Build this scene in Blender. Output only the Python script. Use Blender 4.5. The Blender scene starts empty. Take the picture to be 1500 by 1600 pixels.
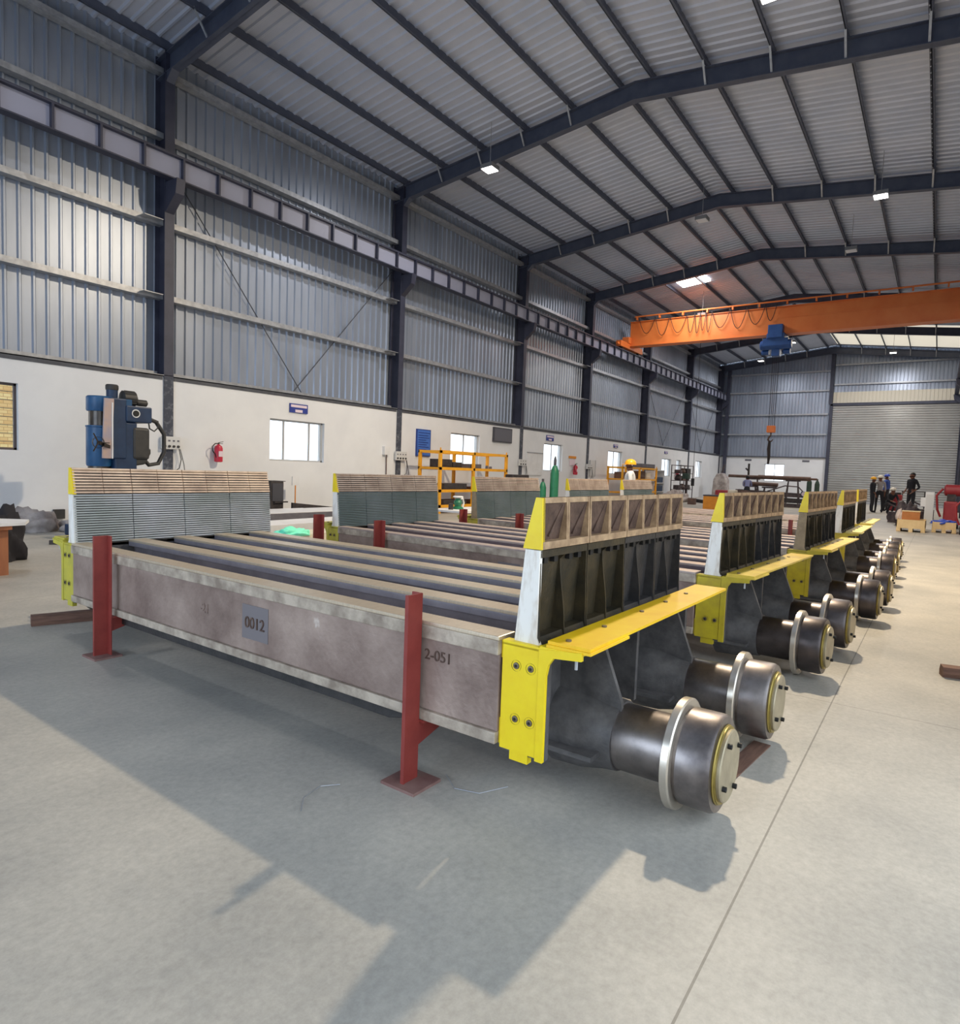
import bpy, bmesh, math, random
from mathutils import Vector, Matrix
random.seed(7)
D = bpy.data
SC = bpy.context.scene
COL = SC.collection
PI = math.pi

# ------------------------------------------------------------------ camera
F_PX = 1011.5
YAW, PITCH, ROLL = 0.6141, 0.06556, -0.03677
CAM_H = 1.3
cd = D.cameras.new('camera'); cam = D.objects.new('camera', cd); COL.objects.link(cam)
cd.sensor_fit = 'HORIZONTAL'; cd.sensor_width = 36.0; cd.lens = F_PX / 1500 * 36.0
cd.clip_start = 0.05; cd.clip_end = 300
cy, sy, cp, sp, cr, sr = (math.cos(YAW), math.sin(YAW), math.cos(PITCH), math.sin(PITCH), math.cos(ROLL), math.sin(ROLL))
fw = Vector((cp*cy, cp*sy, -sp)); rt = Vector((sy, -cy, 0)); dn = fw.cross(rt)
r2 = cr*rt + sr*dn; d2 = -sr*rt + cr*dn
cam.matrix_world = Matrix(((r2.x, -d2.x, -fw.x, 0), (r2.y, -d2.y, -fw.y, 0), (r2.z, -d2.z, -fw.z, CAM_H), (0, 0, 0, 1)))
SC.camera = cam

# ------------------------------------------------------------------ view, world, lights
SC.view_settings.view_transform = 'Standard'
SC.view_settings.look = 'None'
SC.view_settings.gamma = 1.0
SC.view_settings.exposure = 0.12
SC.view_settings.use_curve_mapping = False
W = D.worlds.new('world'); SC.world = W; W.use_nodes = True
bg = W.node_tree.nodes['Background']
bg.inputs[0].default_value = (0.80, 0.90, 1.0, 1); bg.inputs[1].default_value = 2.2

def area(name, loc, rot, sx, sy_, power, color):
    l = D.lights.new(name, 'AREA'); l.shape = 'RECTANGLE'; l.size = sx; l.size_y = sy_
    l.energy = power; l.color = color
    o = D.objects.new(name, l); COL.objects.link(o); o.location = loc; o.rotation_euler = rot
    return o
WARM = (1.0, 0.83, 0.60)
NEUT = (0.97, 0.97, 1.0)
COOL = (0.56, 0.74, 1.0)
# daylight through the open doorway in the right wall beside the camera, and the one behind it
area('doorway_daylight', (0.0, -1.9, 2.2), (PI/2, 0, 0), 8.0, 4.2, 60, COOL)
area('rear_doorway_daylight', (-7.6, 5.5, 2.6), (0, -PI/2, 0), 4.6, 9.0, 420, COOL)
HIGHBAYS = [  # x, y, power, colour of the hanging lamps
    (10.9, 2.6, 1300, WARM), (3.0, 9.4, 90, NEUT), (13.5, 9.6, 150, NEUT), (19.6, 1.7, 170, NEUT),
    (20.2, 6.4, 0, NEUT), (24.1, 2.8, 0, WARM), (30.5, 9.4, 120, NEUT), (35.5, 3.0, 300, WARM),
    (39.8, 7.2, 200, NEUT), (43.5, 2.6, 330, NEUT), (43.5, 9.6, 130, NEUT)]

# ------------------------------------------------------------------ materials
def rgb(r, g, b):
    f = lambda c: ((c/255+0.055)/1.055)**2.4 if c > 10.3 else c/255/12.92
    return (f(r), f(g), f(b), 1)
MATS = {}
def mat(name, c1, c2=None, rough=0.6, metal=0.0, scale=6.0, lo=0.35, hi=0.65, bump=0.0, bscale=None, stretch=None, detail=5, spec=0.5, emit=None, estr=0, rough2=None):
    m = D.materials.new(name); m.use_nodes = True; MATS[name] = m
    nt = m.node_tree; N = nt.nodes; L = nt.links
    b = N['Principled BSDF']
    b.inputs['Roughness'].default_value = rough; b.inputs['Metallic'].default_value = metal
    b.inputs['Specular IOR Level'].default_value = spec
    if emit:
        b.inputs['Emission Color'].default_value = emit; b.inputs['Emission Strength'].default_value = estr
    tc = N.new('ShaderNodeTexCoord'); mp = N.new('ShaderNodeMapping')
    L.new(tc.outputs['Object'], mp.inputs[0])
    if stretch: mp.inputs['Scale'].default_value = stretch
    if c2 is not None:
        nz = N.new('ShaderNodeTexNoise'); nz.inputs['Scale'].default_value = scale; nz.inputs['Detail'].default_value = detail
        nz.inputs['Roughness'].default_value = 0.6
        L.new(mp.outputs[0], nz.inputs['Vector'])
        cr_ = N.new('ShaderNodeValToRGB'); cr_.color_ramp.elements[0].position = lo; cr_.color_ramp.elements[1].position = hi
        cr_.color_ramp.elements[0].color = c1; cr_.color_ramp.elements[1].color = c2
        L.new(nz.outputs['Fac'], cr_.inputs[0]); L.new(cr_.outputs[0], b.inputs['Base Color'])
        if rough2 is not None:
            mr = N.new('ShaderNodeMapRange'); mr.inputs[3].default_value = rough; mr.inputs[4].default_value = rough2
            L.new(nz.outputs['Fac'], mr.inputs[0]); L.new(mr.outputs[0], b.inputs['Roughness'])
    else:
        b.inputs['Base Color'].default_value = c1
    if bump:
        n2 = N.new('ShaderNodeTexNoise'); n2.inputs['Scale'].default_value = bscale or scale*3; n2.inputs['Detail'].default_value = 4
        L.new(mp.outputs[0], n2.inputs['Vector'])
        bp = N.new('ShaderNodeBump'); bp.inputs['Strength'].default_value = bump; bp.inputs['Distance'].default_value = 0.01
        L.new(n2.outputs['Fac'], bp.inputs['Height']); L.new(bp.outputs[0], b.inputs['Normal'])
    return m

mat('sheet', rgb(146,154,168), rgb(164,172,186), rough=0.36, metal=0.45, scale=1.2, stretch=(1,1,0.25))
mat('roof_sheet', rgb(186,194,212), rgb(198,204,220), rough=0.42, metal=0.3, scale=0.8)
mat('beige_sheet', rgb(214,206,188), rough=0.6)
mat('column_paint', rgb(48,50,66), rgb(60,62,78), rough=0.5, scale=3)
mat('old_paint', rgb(62,66,78), rgb(120,124,132), rough=0.7, scale=14, lo=0.5, hi=0.75)
mat('rafter_paint', rgb(66,72,90), rgb(78,84,100), rough=0.5, scale=3)
mat('galv', rgb(150,152,156), rgb(176,178,182), rough=0.4, metal=0.4, scale=8)
mat('web_grey', rgb(150,152,170), rough=0.5)
mat('plaster', rgb(216,217,219), rgb(224,225,226), rough=0.85, scale=1.1, lo=0.3, hi=0.6, detail=8)
mat('dark_channel', rgb(62,64,72), rgb(80,82,88), rough=0.6, scale=5)
mat('shutter', rgb(152,151,148), rgb(164,163,160), rough=0.34, metal=0.6, scale=0.9)
mat('glass', rgb(255,255,255), rough=0.05); 
mat('alu', rgb(190,190,190), rough=0.5, metal=0.3)
mat('bronze', rgb(92,80,78), rough=0.5)
mat('orange', rgb(228,118,52), rgb(236,134,66), rough=0.45, scale=1.2, spec=0.5)
mat('crane_blue', rgb(38,76,138), rgb(46,88,150), rough=0.45, scale=4)
mat('cable', rgb(40,30,28), rough=0.6)
mat('cable_o', rgb(120,60,40), rough=0.6)
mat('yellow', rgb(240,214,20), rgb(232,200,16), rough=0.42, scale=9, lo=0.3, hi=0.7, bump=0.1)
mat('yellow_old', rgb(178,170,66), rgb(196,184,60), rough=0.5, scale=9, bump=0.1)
mat('yellow_top', rgb(246,206,22), rgb(238,188,20), rough=0.4, scale=5, bump=0.1)
mat('bolt_steel', rgb(120,110,92), rough=0.4, metal=0.8)
mat('panel_grey', rgb(116,110,112), rough=0.6)
mat('cast_mid', rgb(78,76,76), rgb(104,101,100), rough=0.5, metal=0.25, scale=12, bump=0.2, bscale=60)
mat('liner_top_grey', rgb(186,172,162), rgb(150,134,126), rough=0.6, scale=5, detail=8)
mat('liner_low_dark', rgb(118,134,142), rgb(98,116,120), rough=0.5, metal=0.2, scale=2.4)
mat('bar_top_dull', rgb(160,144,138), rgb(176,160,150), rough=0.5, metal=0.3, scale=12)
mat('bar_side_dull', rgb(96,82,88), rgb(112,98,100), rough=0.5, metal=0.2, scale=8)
mat('black', rgb(14,13,13), rough=0.6)
mat('groove_shade', rgb(62,56,50), rough=0.9)  # dark colour painting the shade inside the sidewall grooves
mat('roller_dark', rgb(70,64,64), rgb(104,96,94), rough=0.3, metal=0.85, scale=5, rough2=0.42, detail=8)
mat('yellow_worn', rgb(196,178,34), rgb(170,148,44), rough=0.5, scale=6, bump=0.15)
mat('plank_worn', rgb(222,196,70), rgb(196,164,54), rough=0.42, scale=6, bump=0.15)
mat('plank_pale', rgb(212,198,130), rgb(196,178,96), rough=0.5, scale=6)
mat('roof_translucent', rgb(220,212,190), emit=(1,0.93,0.78,1), estr=0.55)
mat('cast_dark', rgb(44,43,43), rgb(62,59,58), rough=0.55, metal=0.2, scale=12, bump=0.25, bscale=60)
mat('cast_dark2', rgb(42,39,30), rgb(72,62,42), rough=0.5, metal=0.3, scale=7, bump=0.25, bscale=50)
mat('cast_rust', rgb(76,58,50), rgb(106,84,72), rough=0.6, metal=0.25, scale=16, bump=0.3, bscale=60)
mat('rust_edge', rgb(150,122,94), rgb(196,166,130), rough=0.55, metal=0.2, scale=16, bump=0.2)
mat('beam_paint', rgb(108,88,80), rgb(172,152,140), rough=0.5, metal=0.15, scale=2.6, lo=0.3, hi=0.7, bump=0.35, bscale=40, detail=9)
mat('beam_edge', rgb(136,122,108), rgb(192,178,160), rough=0.55, metal=0.1, scale=9, bump=0.3, bscale=40, detail=8)
mat('machined', rgb(200,184,160), rgb(214,198,174), rough=0.36, metal=0.55, scale=20, stretch=(1,6,1))
mat('bar_side', rgb(128,124,132), rgb(146,142,150), rough=0.42, metal=0.3, scale=8)
mat('roller', rgb(96,90,90), rgb(150,142,138), rough=0.3, metal=0.85, scale=5, rough2=0.42, detail=8)
mat('roller_bright', rgb(206,196,180), rgb(222,212,198), rough=0.28, metal=0.8, scale=5)
mat('brass_seal', rgb(150,130,62), rgb(170,150,80), rough=0.4, metal=0.5, scale=10)
mat('cap_steel', rgb(158,146,122), rgb(180,168,140), rough=0.45, metal=0.5, scale=9, bump=0.2)
mat('white_chalk', rgb(236,232,224), rgb(186,168,146), rough=0.8, scale=22, lo=0.45, hi=0.75, stretch=(1,1,0.3), detail=8)
mat('raw_end', rgb(140,122,96), rgb(160,140,110), rough=0.7, scale=20)
mat('liner_top', rgb(238,212,186), rgb(186,160,142), rough=0.6, metal=0.15, scale=5, lo=0.4, hi=0.7, detail=8)
mat('liner_low', rgb(196,200,206), rgb(160,168,166), rough=0.55, metal=0.2, scale=2.4, lo=0.35, hi=0.65, detail=5)
mat('red_stand', rgb(128,46,40), rgb(142,56,48), rough=0.55, scale=8, bump=0.15)
mat('red_base', rgb(140,110,102), rgb(120,86,80), rough=0.7, scale=9)
mat('timber', rgb(92,66,56), rgb(124,92,76), rough=0.8, scale=6, stretch=(1,8,8), detail=8)
mat('lamp_body', rgb(120,122,126), rough=0.5)
mat('lamp_face', rgb(255,255,250), emit=(1,0.96,0.9,1), estr=9)
mat('lamp_off', rgb(220,222,228), rough=0.3)
mat('skylight_pane', rgb(250,250,250), emit=(1,0.98,0.92,1), estr=7)

# floor: concrete with saw-cut joints, blotches, scratches
def floor_mat():
    m = mat('concrete', rgb(150,148,142), rgb(196,190,178), rough=0.5, scale=1.1, lo=0.25, hi=0.75, detail=9, bump=0.12, bscale=18, spec=0.35)
    nt = m.node_tree; N = nt.nodes; L = nt.links; b = N['Principled BSDF']
    src = b.inputs['Base Color'].links[0].from_socket
    tc = [n for n in N if n.type == 'TEX_COORD'][0]
    nz = N.new('ShaderNodeTexNoise'); nz.inputs['Scale'].default_value = 34; nz.inputs['Detail'].default_value = 8; nz.inputs['Roughness'].default_value = 0.75
    L.new(tc.outputs['Object'], nz.inputs['Vector'])
    r = N.new('ShaderNodeMapRange'); r.inputs[1].default_value = 0.3; r.inputs[2].default_value = 0.7; r.inputs[3].default_value = 0.78; r.inputs[4].default_value = 1.08
    L.new(nz.outputs['Fac'], r.inputs[0])
    sx = N.new('ShaderNodeSeparateXYZ'); L.new(tc.outputs['Object'], sx.inputs[0])
    def joint(sock, pos, w):
        a = N.new('ShaderNodeMath'); a.operation = 'SUBTRACT'; a.inputs[1].default_value = pos; L.new(sock, a.inputs[0])
        q = N.new('ShaderNodeMath'); q.operation = 'ABSOLUTE'; L.new(a.outputs[0], q.inputs[0])
        g = N.new('ShaderNodeMath'); g.operation = 'GREATER_THAN'; g.inputs[1].default_value = w; L.new(q.outputs[0], g.inputs[0])
        g2 = N.new('ShaderNodeMath'); g2.operation = 'MULTIPLY_ADD'; g2.inputs[1].default_value = 0.5; g2.inputs[2].default_value = 0.5; L.new(g.outputs[0], g2.inputs[0])
        return g2.outputs[0]
    socks = [r.outputs[0], joint(sx.outputs[1], 0.43, 0.0035), joint(sx.outputs[1], 6.6, 0.004), joint(sx.outputs[0], 4.29, 0.003), joint(sx.outputs[0], 9.6, 0.004), joint(sx.outputs[0], 15.0, 0.004), joint(sx.outputs[0], -1.0, 0.004)]
    cur = socks[0]
    for s in socks[1:]:
        mu = N.new('ShaderNodeMath'); mu.operation = 'MULTIPLY'; L.new(cur, mu.inputs[0]); L.new(s, mu.inputs[1]); cur = mu.outputs[0]
    mx = N.new('ShaderNodeVectorMath'); mx.operation = 'SCALE'; L.new(src, mx.inputs[0]); L.new(cur, mx.inputs['Scale'])
    L.new(mx.outputs[0], b.inputs['Base Color'])
floor_mat()
# glass panes of the windows
g = MATS['glass']; gb = g.node_tree.nodes['Principled BSDF']; gb.inputs['Transmission Weight'].default_value = 1.0; gb.inputs['IOR'].default_value = 1.02
# brick wall outside the first window
bm_ = mat('brick', rgb(214,150,84), rough=0.8)
nt = bm_.node_tree; bk = nt.nodes.new('ShaderNodeTexBrick'); tc = nt.nodes.new('ShaderNodeTexCoord'); mp = nt.nodes.new('ShaderNodeMapping')
mp.inputs['Rotation'].default_value = (PI/2, 0, 0)
nt.links.new(tc.outputs['Object'], mp.inputs[0]); nt.links.new(mp.outputs[0], bk.inputs['Vector'])
bk.inputs['Color1'].default_value = rgb(236,190,124); bk.inputs['Color2'].default_value = rgb(255,226,160); bk.inputs['Mortar'].default_value = rgb(214,166,106)
bk.inputs['Scale'].default_value = 3.0; bk.inputs['Mortar Size'].default_value = 0.02
nt.links.new(bk.outputs['Color'], nt.nodes['Principled BSDF'].inputs['Base Color'])

# ------------------------------------------------------------------ mesh helpers
class MB:
    def __init__(s): s.bm = bmesh.new(); s.mi = 0
    def _v(s, pts): return [s.bm.verts.new(p) for p in pts]
    def _f(s, vs):
        try:
            f = s.bm.faces.new(vs); f.material_index = s.mi; return f
        except ValueError: return None
    def box(s, x0, x1, y0, y1, z0, z1):
        v = s._v([(x, y, z) for z in (z0, z1) for x, y in ((x0, y0), (x1, y0), (x1, y1), (x0, y1))])
        for q in ((3,2,1,0), (4,5,6,7), (0,1,5,4), (1,2,6,5), (2,3,7,6), (3,0,4,7)): s._f([v[i] for i in q])
        return s
    def prism(s, poly, a0, a1, axis='x'):
        # poly: 2D points; axis x -> (y,z); axis y -> (x,z); axis z -> (x,y)
        def P(p, a): return {'x': (a, p[0], p[1]), 'y': (p[0], a, p[1]), 'z': (p[0], p[1], a)}[axis]
        A = s._v([P(p, a0) for p in poly]); B = s._v([P(p, a1) for p in poly]); n = len(poly)
        s._f(A[::-1]); s._f(B)
        for i in range(n): s._f([A[i], A[(i+1) % n], B[(i+1) % n], B[i]])
        return s
    def bar(s, p, q, w, h, up=(0, 0, 1)):
        p = Vector(p); q = Vector(q); d = (q-p).normalized(); u = Vector(up)
        if abs(d.dot(u)) > 0.98: u = Vector((1, 0, 0))
        sd = d.cross(u).normalized(); u = sd.cross(d).normalized()
        c = [(-w/2, -h/2), (w/2, -h/2), (w/2, h/2), (-w/2, h/2)]
        A = s._v([p+sd*a+u*b for a, b in c]); B = s._v([q+sd*a+u*b for a, b in c])
        s._f(A[::-1]); s._f(B)
        for i in range(4): s._f([A[i], A[(i+1) % 4], B[(i+1) % 4], B[i]])
        return s
    def lathe(s, prof, o=(0, 0, 0), axis='z', n=32, smooth=True, cap=True):
        # prof: list of (radius, along)
        rings = []
        for r, a in prof:
            ring = []
            for k in range(n):
                t = 2*PI*k/n; c, q = r*math.cos(t), r*math.sin(t)
                p = {'z': (c, q, a), 'y': (c, a, q), 'x': (a, c, q)}[axis]
                ring.append(s.bm.verts.new((p[0]+o[0], p[1]+o[1], p[2]+o[2])))
            rings.append(ring)
        for i in range(len(rings)-1):
            for k in range(n):
                f = s._f([rings[i][k], rings[i][(k+1) % n], rings[i+1][(k+1) % n], rings[i+1][k]])
                if f: f.smooth = smooth
        if cap:
            s._f(rings[0][::-1]); s._f(rings[-1])
        return s
    def tube(s, pts, r, n=8, closed=False):
        pts = [Vector(p) for p in pts]; rings = []
        up = Vector((0, 0, 1)); prev = None
        for i, p in enumerate(pts):
            d = (pts[min(i+1, len(pts)-1)] - pts[max(i-1, 0)]).normalized()
            if prev is None:
                u = up if abs(d.dot(up)) < 0.9 else Vector((1, 0, 0))
                sd = d.cross(u).normalized()
            else:
                sd = (prev - d*prev.dot(d)).normalized()
            prev = sd; u = sd.cross(d)
            rr = r[i] if isinstance(r, (list, tuple)) else r
            rings.append([s.bm.verts.new(p + (sd*math.cos(2*PI*k/n) + u*math.sin(2*PI*k/n))*rr) for k in range(n)])
        for i in range(len(rings)-1):
            for k in range(n):
                f = s._f([rings[i][k], rings[i][(k+1) % n], rings[i+1][(k+1) % n], rings[i+1][k]])
                if f: f.smooth = True
        s._f(rings[0][::-1]); s._f(rings[-1])
        return s
    def sphere(s, c, r, sx=1, sy_=1, sz=1, n=16):
        ret = bmesh.ops.create_uvsphere(s.bm, u_segments=n, v_segments=max(6, n//2), radius=r)
        for v in ret['verts']: v.co = Vector((v.co.x*sx+c[0], v.co.y*sy_+c[1], v.co.z*sz+c[2]))
        for v in ret['verts']:
            for f in v.link_faces: f.smooth = True; f.material_index = s.mi
        return s
    def xf(s, M):
        bmesh.ops.transform(s.bm, matrix=M, verts=s.bm.verts); return s
    def build(s, name, mats, parent=None, bevel=0.0, loc=None, fix=True, sharp=True):
        if fix: bmesh.ops.recalc_face_normals(s.bm, faces=s.bm.faces)
        me = D.meshes.new(name); s.bm.to_mesh(me); s.bm.free()
        if sharp and any(p.use_smooth for p in me.polygons): me.set_sharp_from_angle(angle=0.6)
        if isinstance(mats, str): mats = [mats]
        for m in mats: me.materials.append(MATS[m])
        o = D.objects.new(name, me); COL.objects.link(o)
        if parent is not None: o.parent = parent
        if loc: o.location = loc
        if bevel:
            b = o.modifiers.new('bevel', 'BEVEL'); b.width = bevel; b.segments = 2; b.limit_method = 'ANGLE'
        return o
def tag(o, label, cat=None, group=None, kind=None):
    if label: o['label'] = label
    if cat: o['category'] = cat
    if group: o['group'] = group
    if kind: o['kind'] = kind
    return o
def struct(o, label=None): o['kind'] = 'structure'; return tag(o, label)
def empty(name, loc, label, cat, rz=0, group=None):
    o = D.objects.new(name, None); COL.objects.link(o); o.location = loc; o.rotation_euler = (0, 0, rz); o.empty_display_size = 0.1
    return tag(o, label, cat, group)
def kids(o): return [c for c in D.objects if c.parent == o]
def copy_tree(o, parent=None):
    c = o.copy(); COL.objects.link(c)
    if parent is not None: c.parent = parent; c.matrix_parent_inverse = o.matrix_parent_inverse.copy()
    for ch in kids(o):
        if ch.name not in DONE: copy_tree(ch, c)
    return c
DONE = set()
def text_mesh(body, size, ext=0.004):
    cu = D.curves.new('t', 'FONT'); cu.body = body; cu.size = size; cu.extrude = ext
    cu.align_x = 'CENTER'; cu.align_y = 'CENTER'
    ob = D.objects.new('t', cu); COL.objects.link(ob)
    bpy.context.view_layer.update()
    me = D.meshes.new_from_object(ob.evaluated_get(bpy.context.evaluated_depsgraph_get()))
    D.objects.remove(ob); D.curves.remove(cu)
    return me
def text_obj(name, body, size, m, M, parent=None, ext=0.004):
    me = text_mesh(body, size, ext); me.materials.clear(); me.materials.append(MATS[m])
    me.transform(M)
    o = D.objects.new(name, me); COL.objects.link(o)
    if parent is not None: o.parent = parent
    return o

# ------------------------------------------------------------------ setting: hall
XB = 48.3          # back wall
XF = -8.0          # rear wall behind the camera
YL = 13.0          # inner face of the block wall on the left
YS = 13.4          # sheeting plane on the left
YR = -1.15         # right wall
RIDGE = 6.13
LEDGE = 2.95
def roof_bottom(y): return 9.66 - abs(y-RIDGE)*0.1136
fl = MB().box(XF-0.2, XB+0.2, YR-0.2, YL+0.4, -0.15, 0).build('floor', 'concrete'); struct(fl)
gr = MB().box(-25, 60, -30, 30, -0.3, -0.16).build('ground', 'concrete'); struct(gr)

def wall_with_openings(name, u0, u1, z1, v0, v1, openings, axis, m):
    b = MB(); us = sorted(openings, key=lambda o: o[0]); cur = u0
    def bx(a, c, z0, zz):
        if c-a < 1e-4 or zz-z0 < 1e-4: return
        if axis == 'x': b.box(a, c, v0, v1, z0, zz)
        else: b.box(v0, v1, a, c, z0, zz)
    for (a, c, z0, zz) in us:
        bx(cur, a, 0, z1); bx(a, c, 0, z0); bx(a, c, zz, z1); cur = c
    bx(cur, u1, 0, z1)
    return struct(b.build(name, m))
WINS = [(3.0, 4.55, 1.34, 2.48), (9.69, 11.35, 1.33, 2.33), (16.65, 18.27, 1.34, 2.46), (22.72, 24.3, 1.34, 2.45),
        (28.9, 30.6, 1.32, 2.43), (36.3, 37.85, 1.3, 2.31), (38.85, 39.6, 1.62, 2.31), (42.6, 43.95, 1.3, 2.38)]
wall_with_openings('wall_left', XF, XB, LEDGE, YL, YL+0.24, WINS, 'x', 'plaster')
wall_with_openings('wall_back', RIDGE-0.1, YL, LEDGE-0.05, XB, XB+0.24, [(8.7, 9.98, 1.23, 2.42)], 'y', 'plaster')
wall_with_openings('wall_right', XF, XB, LEDGE, YR-0.24, YR, [(-4.5, 4.0, 0, LEDGE)], 'x', 'plaster')
wall_with_openings('wall_rear', YR-0.24, YL+0.24, LEDGE, XF-0.24, XF, [(1.0, 10.0, 0, LEDGE)], 'y', 'plaster')

def corrugated(name, u0, u1, v, zfun0, zfun1, axis, m, pitch=0.22, depth=0.035, zs=None):
    # vertical trapezoid-ribbed sheet along u at plane v
    b = MB(); prev = None; u = u0; k = 0
    offs = [(0.0, 0), (0.66, 0), (0.76, 1), (0.90, 1)]
    pts = []
    while u < u1:
        for f, d in offs:
            uu = u+f*pitch
            if uu <= u1: pts.append((uu, d))
        u += pitch
    pts.append((u1, 0))
    for uu, d in pts:
        w = v - d*depth
        z0, z1 = zfun0(uu), zfun1(uu)
        P = (lambda z: (uu, w, z)) if axis == 'x' else (lambda z: (w, uu, z))
        cur = (b.bm.verts.new(P(z0)), b.bm.verts.new(P(z1)))
        if prev: b._f([prev[0], cur[0], cur[1], prev[1]])
        prev = cur
    return struct(b.build(name, m, fix=False))
# left upper sheeting, back gable sheeting, panel over the shutter
corrugated('wall_left_sheeting', XF, XB, YS, lambda u: LEDGE, lambda u: 9.47, 'x', 'sheet')
corrugated('wall_back_sheeting', RIDGE, YS, XB+0.1, lambda u: LEDGE-0.05, lambda u: roof_bottom(u)+0.6, 'y', 'sheet', pitch=0.2, depth=0.03)
corrugated('wall_back_gable', YR, RIDGE, XB+0.1, lambda u: 7.2, lambda u: roof_bottom(u)+0.6, 'y', 'sheet', pitch=0.2, depth=0.03)
corrugated('wall_back_panel', YR, RIDGE, XB+0.06, lambda u: 6.45, lambda u: 7.2, 'y', 'beige_sheet', pitch=0.2, depth=0.02)
def plain(name, a, b_, m): return struct(MB().box(*a, *b_).build(name, m)) if False else None
b = MB()
b.box(XF, -4.5, YR-0.06, YR, LEDGE, 9.42); b.box(4.0, XB, YR-0.06, YR, LEDGE, 9.42); b.box(-4.5, 4.0, YR-0.06, YR, 4.6, 9.42)
struct(b.build('wall_right_sheeting', 'sheet'))
b = MB(); b.box(XF-0.06, XF, YR, 1.0, LEDGE, 10.0); b.box(XF-0.06, XF, 10.0, YS, LEDGE, 10.0); b.box(XF-0.06, XF, 1.0, 10.0, 5.2, 10.3)
struct(b.build('wall_rear_sheeting', 'sheet'))
# roof sheeting: ribs run down the slope
def roof():
    b = MB(); offs = [(0.0, 0), (0.60, 0), (0.72, 1), (0.88, 1)]; pts = []; u = XF; pitch = 0.25
    while u < XB:
        for f, d in offs:
            if u+f*pitch <= XB: pts.append((u+f*pitch, d))
        u += pitch
    prev = None
    ys = (YS, RIDGE, YR)
    for uu, d in pts:
        cur = [b.bm.verts.new((uu, y, roof_bottom(y)+0.6-d*0.03)) for y in ys]
        if prev:
            for i in range(2): b._f([prev[i], cur[i], cur[i+1], prev[i+1]])
        prev = cur
    o = b.build('ceiling', 'roof_sheet', fix=False); struct(o)
    b = MB(); b.prism([(YS, roof_bottom(YS)+0.64), (RIDGE, roof_bottom(RIDGE)+0.64), (YR, roof_bottom(YR)+0.64), (YR, roof_bottom(YR)+0.7), (RIDGE, roof_bottom(RIDGE)+0.7), (YS, roof_bottom(YS)+0.7)], XF, XB, 'x')
    struct(b.build('roof_insulation', 'roof_sheet'))
roof()

# steel columns, corbels, rafters
COLX = [0.3, 7.2, 14.15, 20.95, 26.65, 33.7, 41.0, 47.95]
def i_section_y(b, x, y0, y1, z0, z1, w=0.2, t=0.02):
    # I-section column, flanges facing y
    b.box(x-w/2, x+w/2, y0, y0+t, z0, z1); b.box(x-w/2, x+w/2, y1-t, y1, z0, z1); b.box(x-0.008, x+0.008, y0+t, y1-t, z0, z1)
_n = MATS['beam_paint'].node_tree.nodes; _r = [n for n in _n if n.type == 'VALTORGB'][0]; _e = _r.color_ramp.elements.new(0.74); _e.color = rgb(206,194,184)
for k, x in enumerate(COLX + [-6.4]):
    b = MB(); i_section_y(b, x, YL-0.03, YS-0.05, 0.0, LEDGE); struct(b.build('steel_column', 'old_paint'))
    b = MB(); i_section_y(b, x, YL-0.03, YS-0.05, LEDGE, 9.3)
    # corbel
    b.prism([(12.97, 6.2), (12.60, 6.5), (12.55, 6.78), (12.97, 6.78)], x-0.09, x+0.09, 'x')
    struct(b.build('steel_column', 'column_paint'))
    b = MB(); i_section_y(b, x, YR+0.02, YR+0.38, 0.0, 9.2); b.prism([(YR+.38, 6.2), (YR+.75, 6.5), (YR+.8, 6.78), (YR+.38, 6.78)], x-0.09, x+0.09, 'x')
    struct(b.build('steel_column', 'column_paint'))
    # rafter
    b = MB(); yl, yr = YL+0.35, YR+0.04
    def seg(ya, yb):
        za, zb = roof_bottom(ya), roof_bottom(yb)
        b.prism([(ya, za), (yb, zb), (yb, zb+0.02), (ya, za+0.02)], x-0.09, x+0.09, 'x')
        b.prism([(ya, za+0.38), (yb, zb+0.38), (yb, zb+0.4), (ya, za+0.4)], x-0.09, x+0.09, 'x')
        b.prism([(ya, za), (yb, zb), (yb, zb+0.4), (ya, za+0.4)], x-0.006, x+0.006, 'x')
    seg(yl, RIDGE); seg(RIDGE, yr)
    b.prism([(12.97, 8.72), (12.97, roof_bottom(12.97)+.02), (12.75, roof_bottom(12.75)+.02)], x-0.08, x+0.08, 'x')
    struct(b.build('steel_rafter', 'rafter_paint'))
    # fly braces (pale angle stays from purlin to rafter)
    for y in (11.6, 10.3, 9.0, 7.7, 4.56, 3.26, 1.96, 0.66):
        z = roof_bottom(y); bb = MB().bar((x-0.34, y, z+0.44), (x-0.05, y, z+0.03), 0.04, 0.02)
        struct(bb.build('rafter_brace', 'galv'))
for y in (12.95, 11.6, 10.3, 9.0, 7.7, 6.5, 5.76, 4.56, 3.26, 1.96, 0.66, -0.7):
    z = roof_bottom(y)
    b = MB().box(XF, XB, y-0.008, y+0.008, z+0.4, z+0.585); b.box(XF, XB, y-0.05, y+0.008, z+0.4, z+0.41); b.box(XF, XB, y, y+0.05, z+0.575, z+0.585)
    struct(b.build('roof_purlin', 'rafter_paint'))
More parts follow.
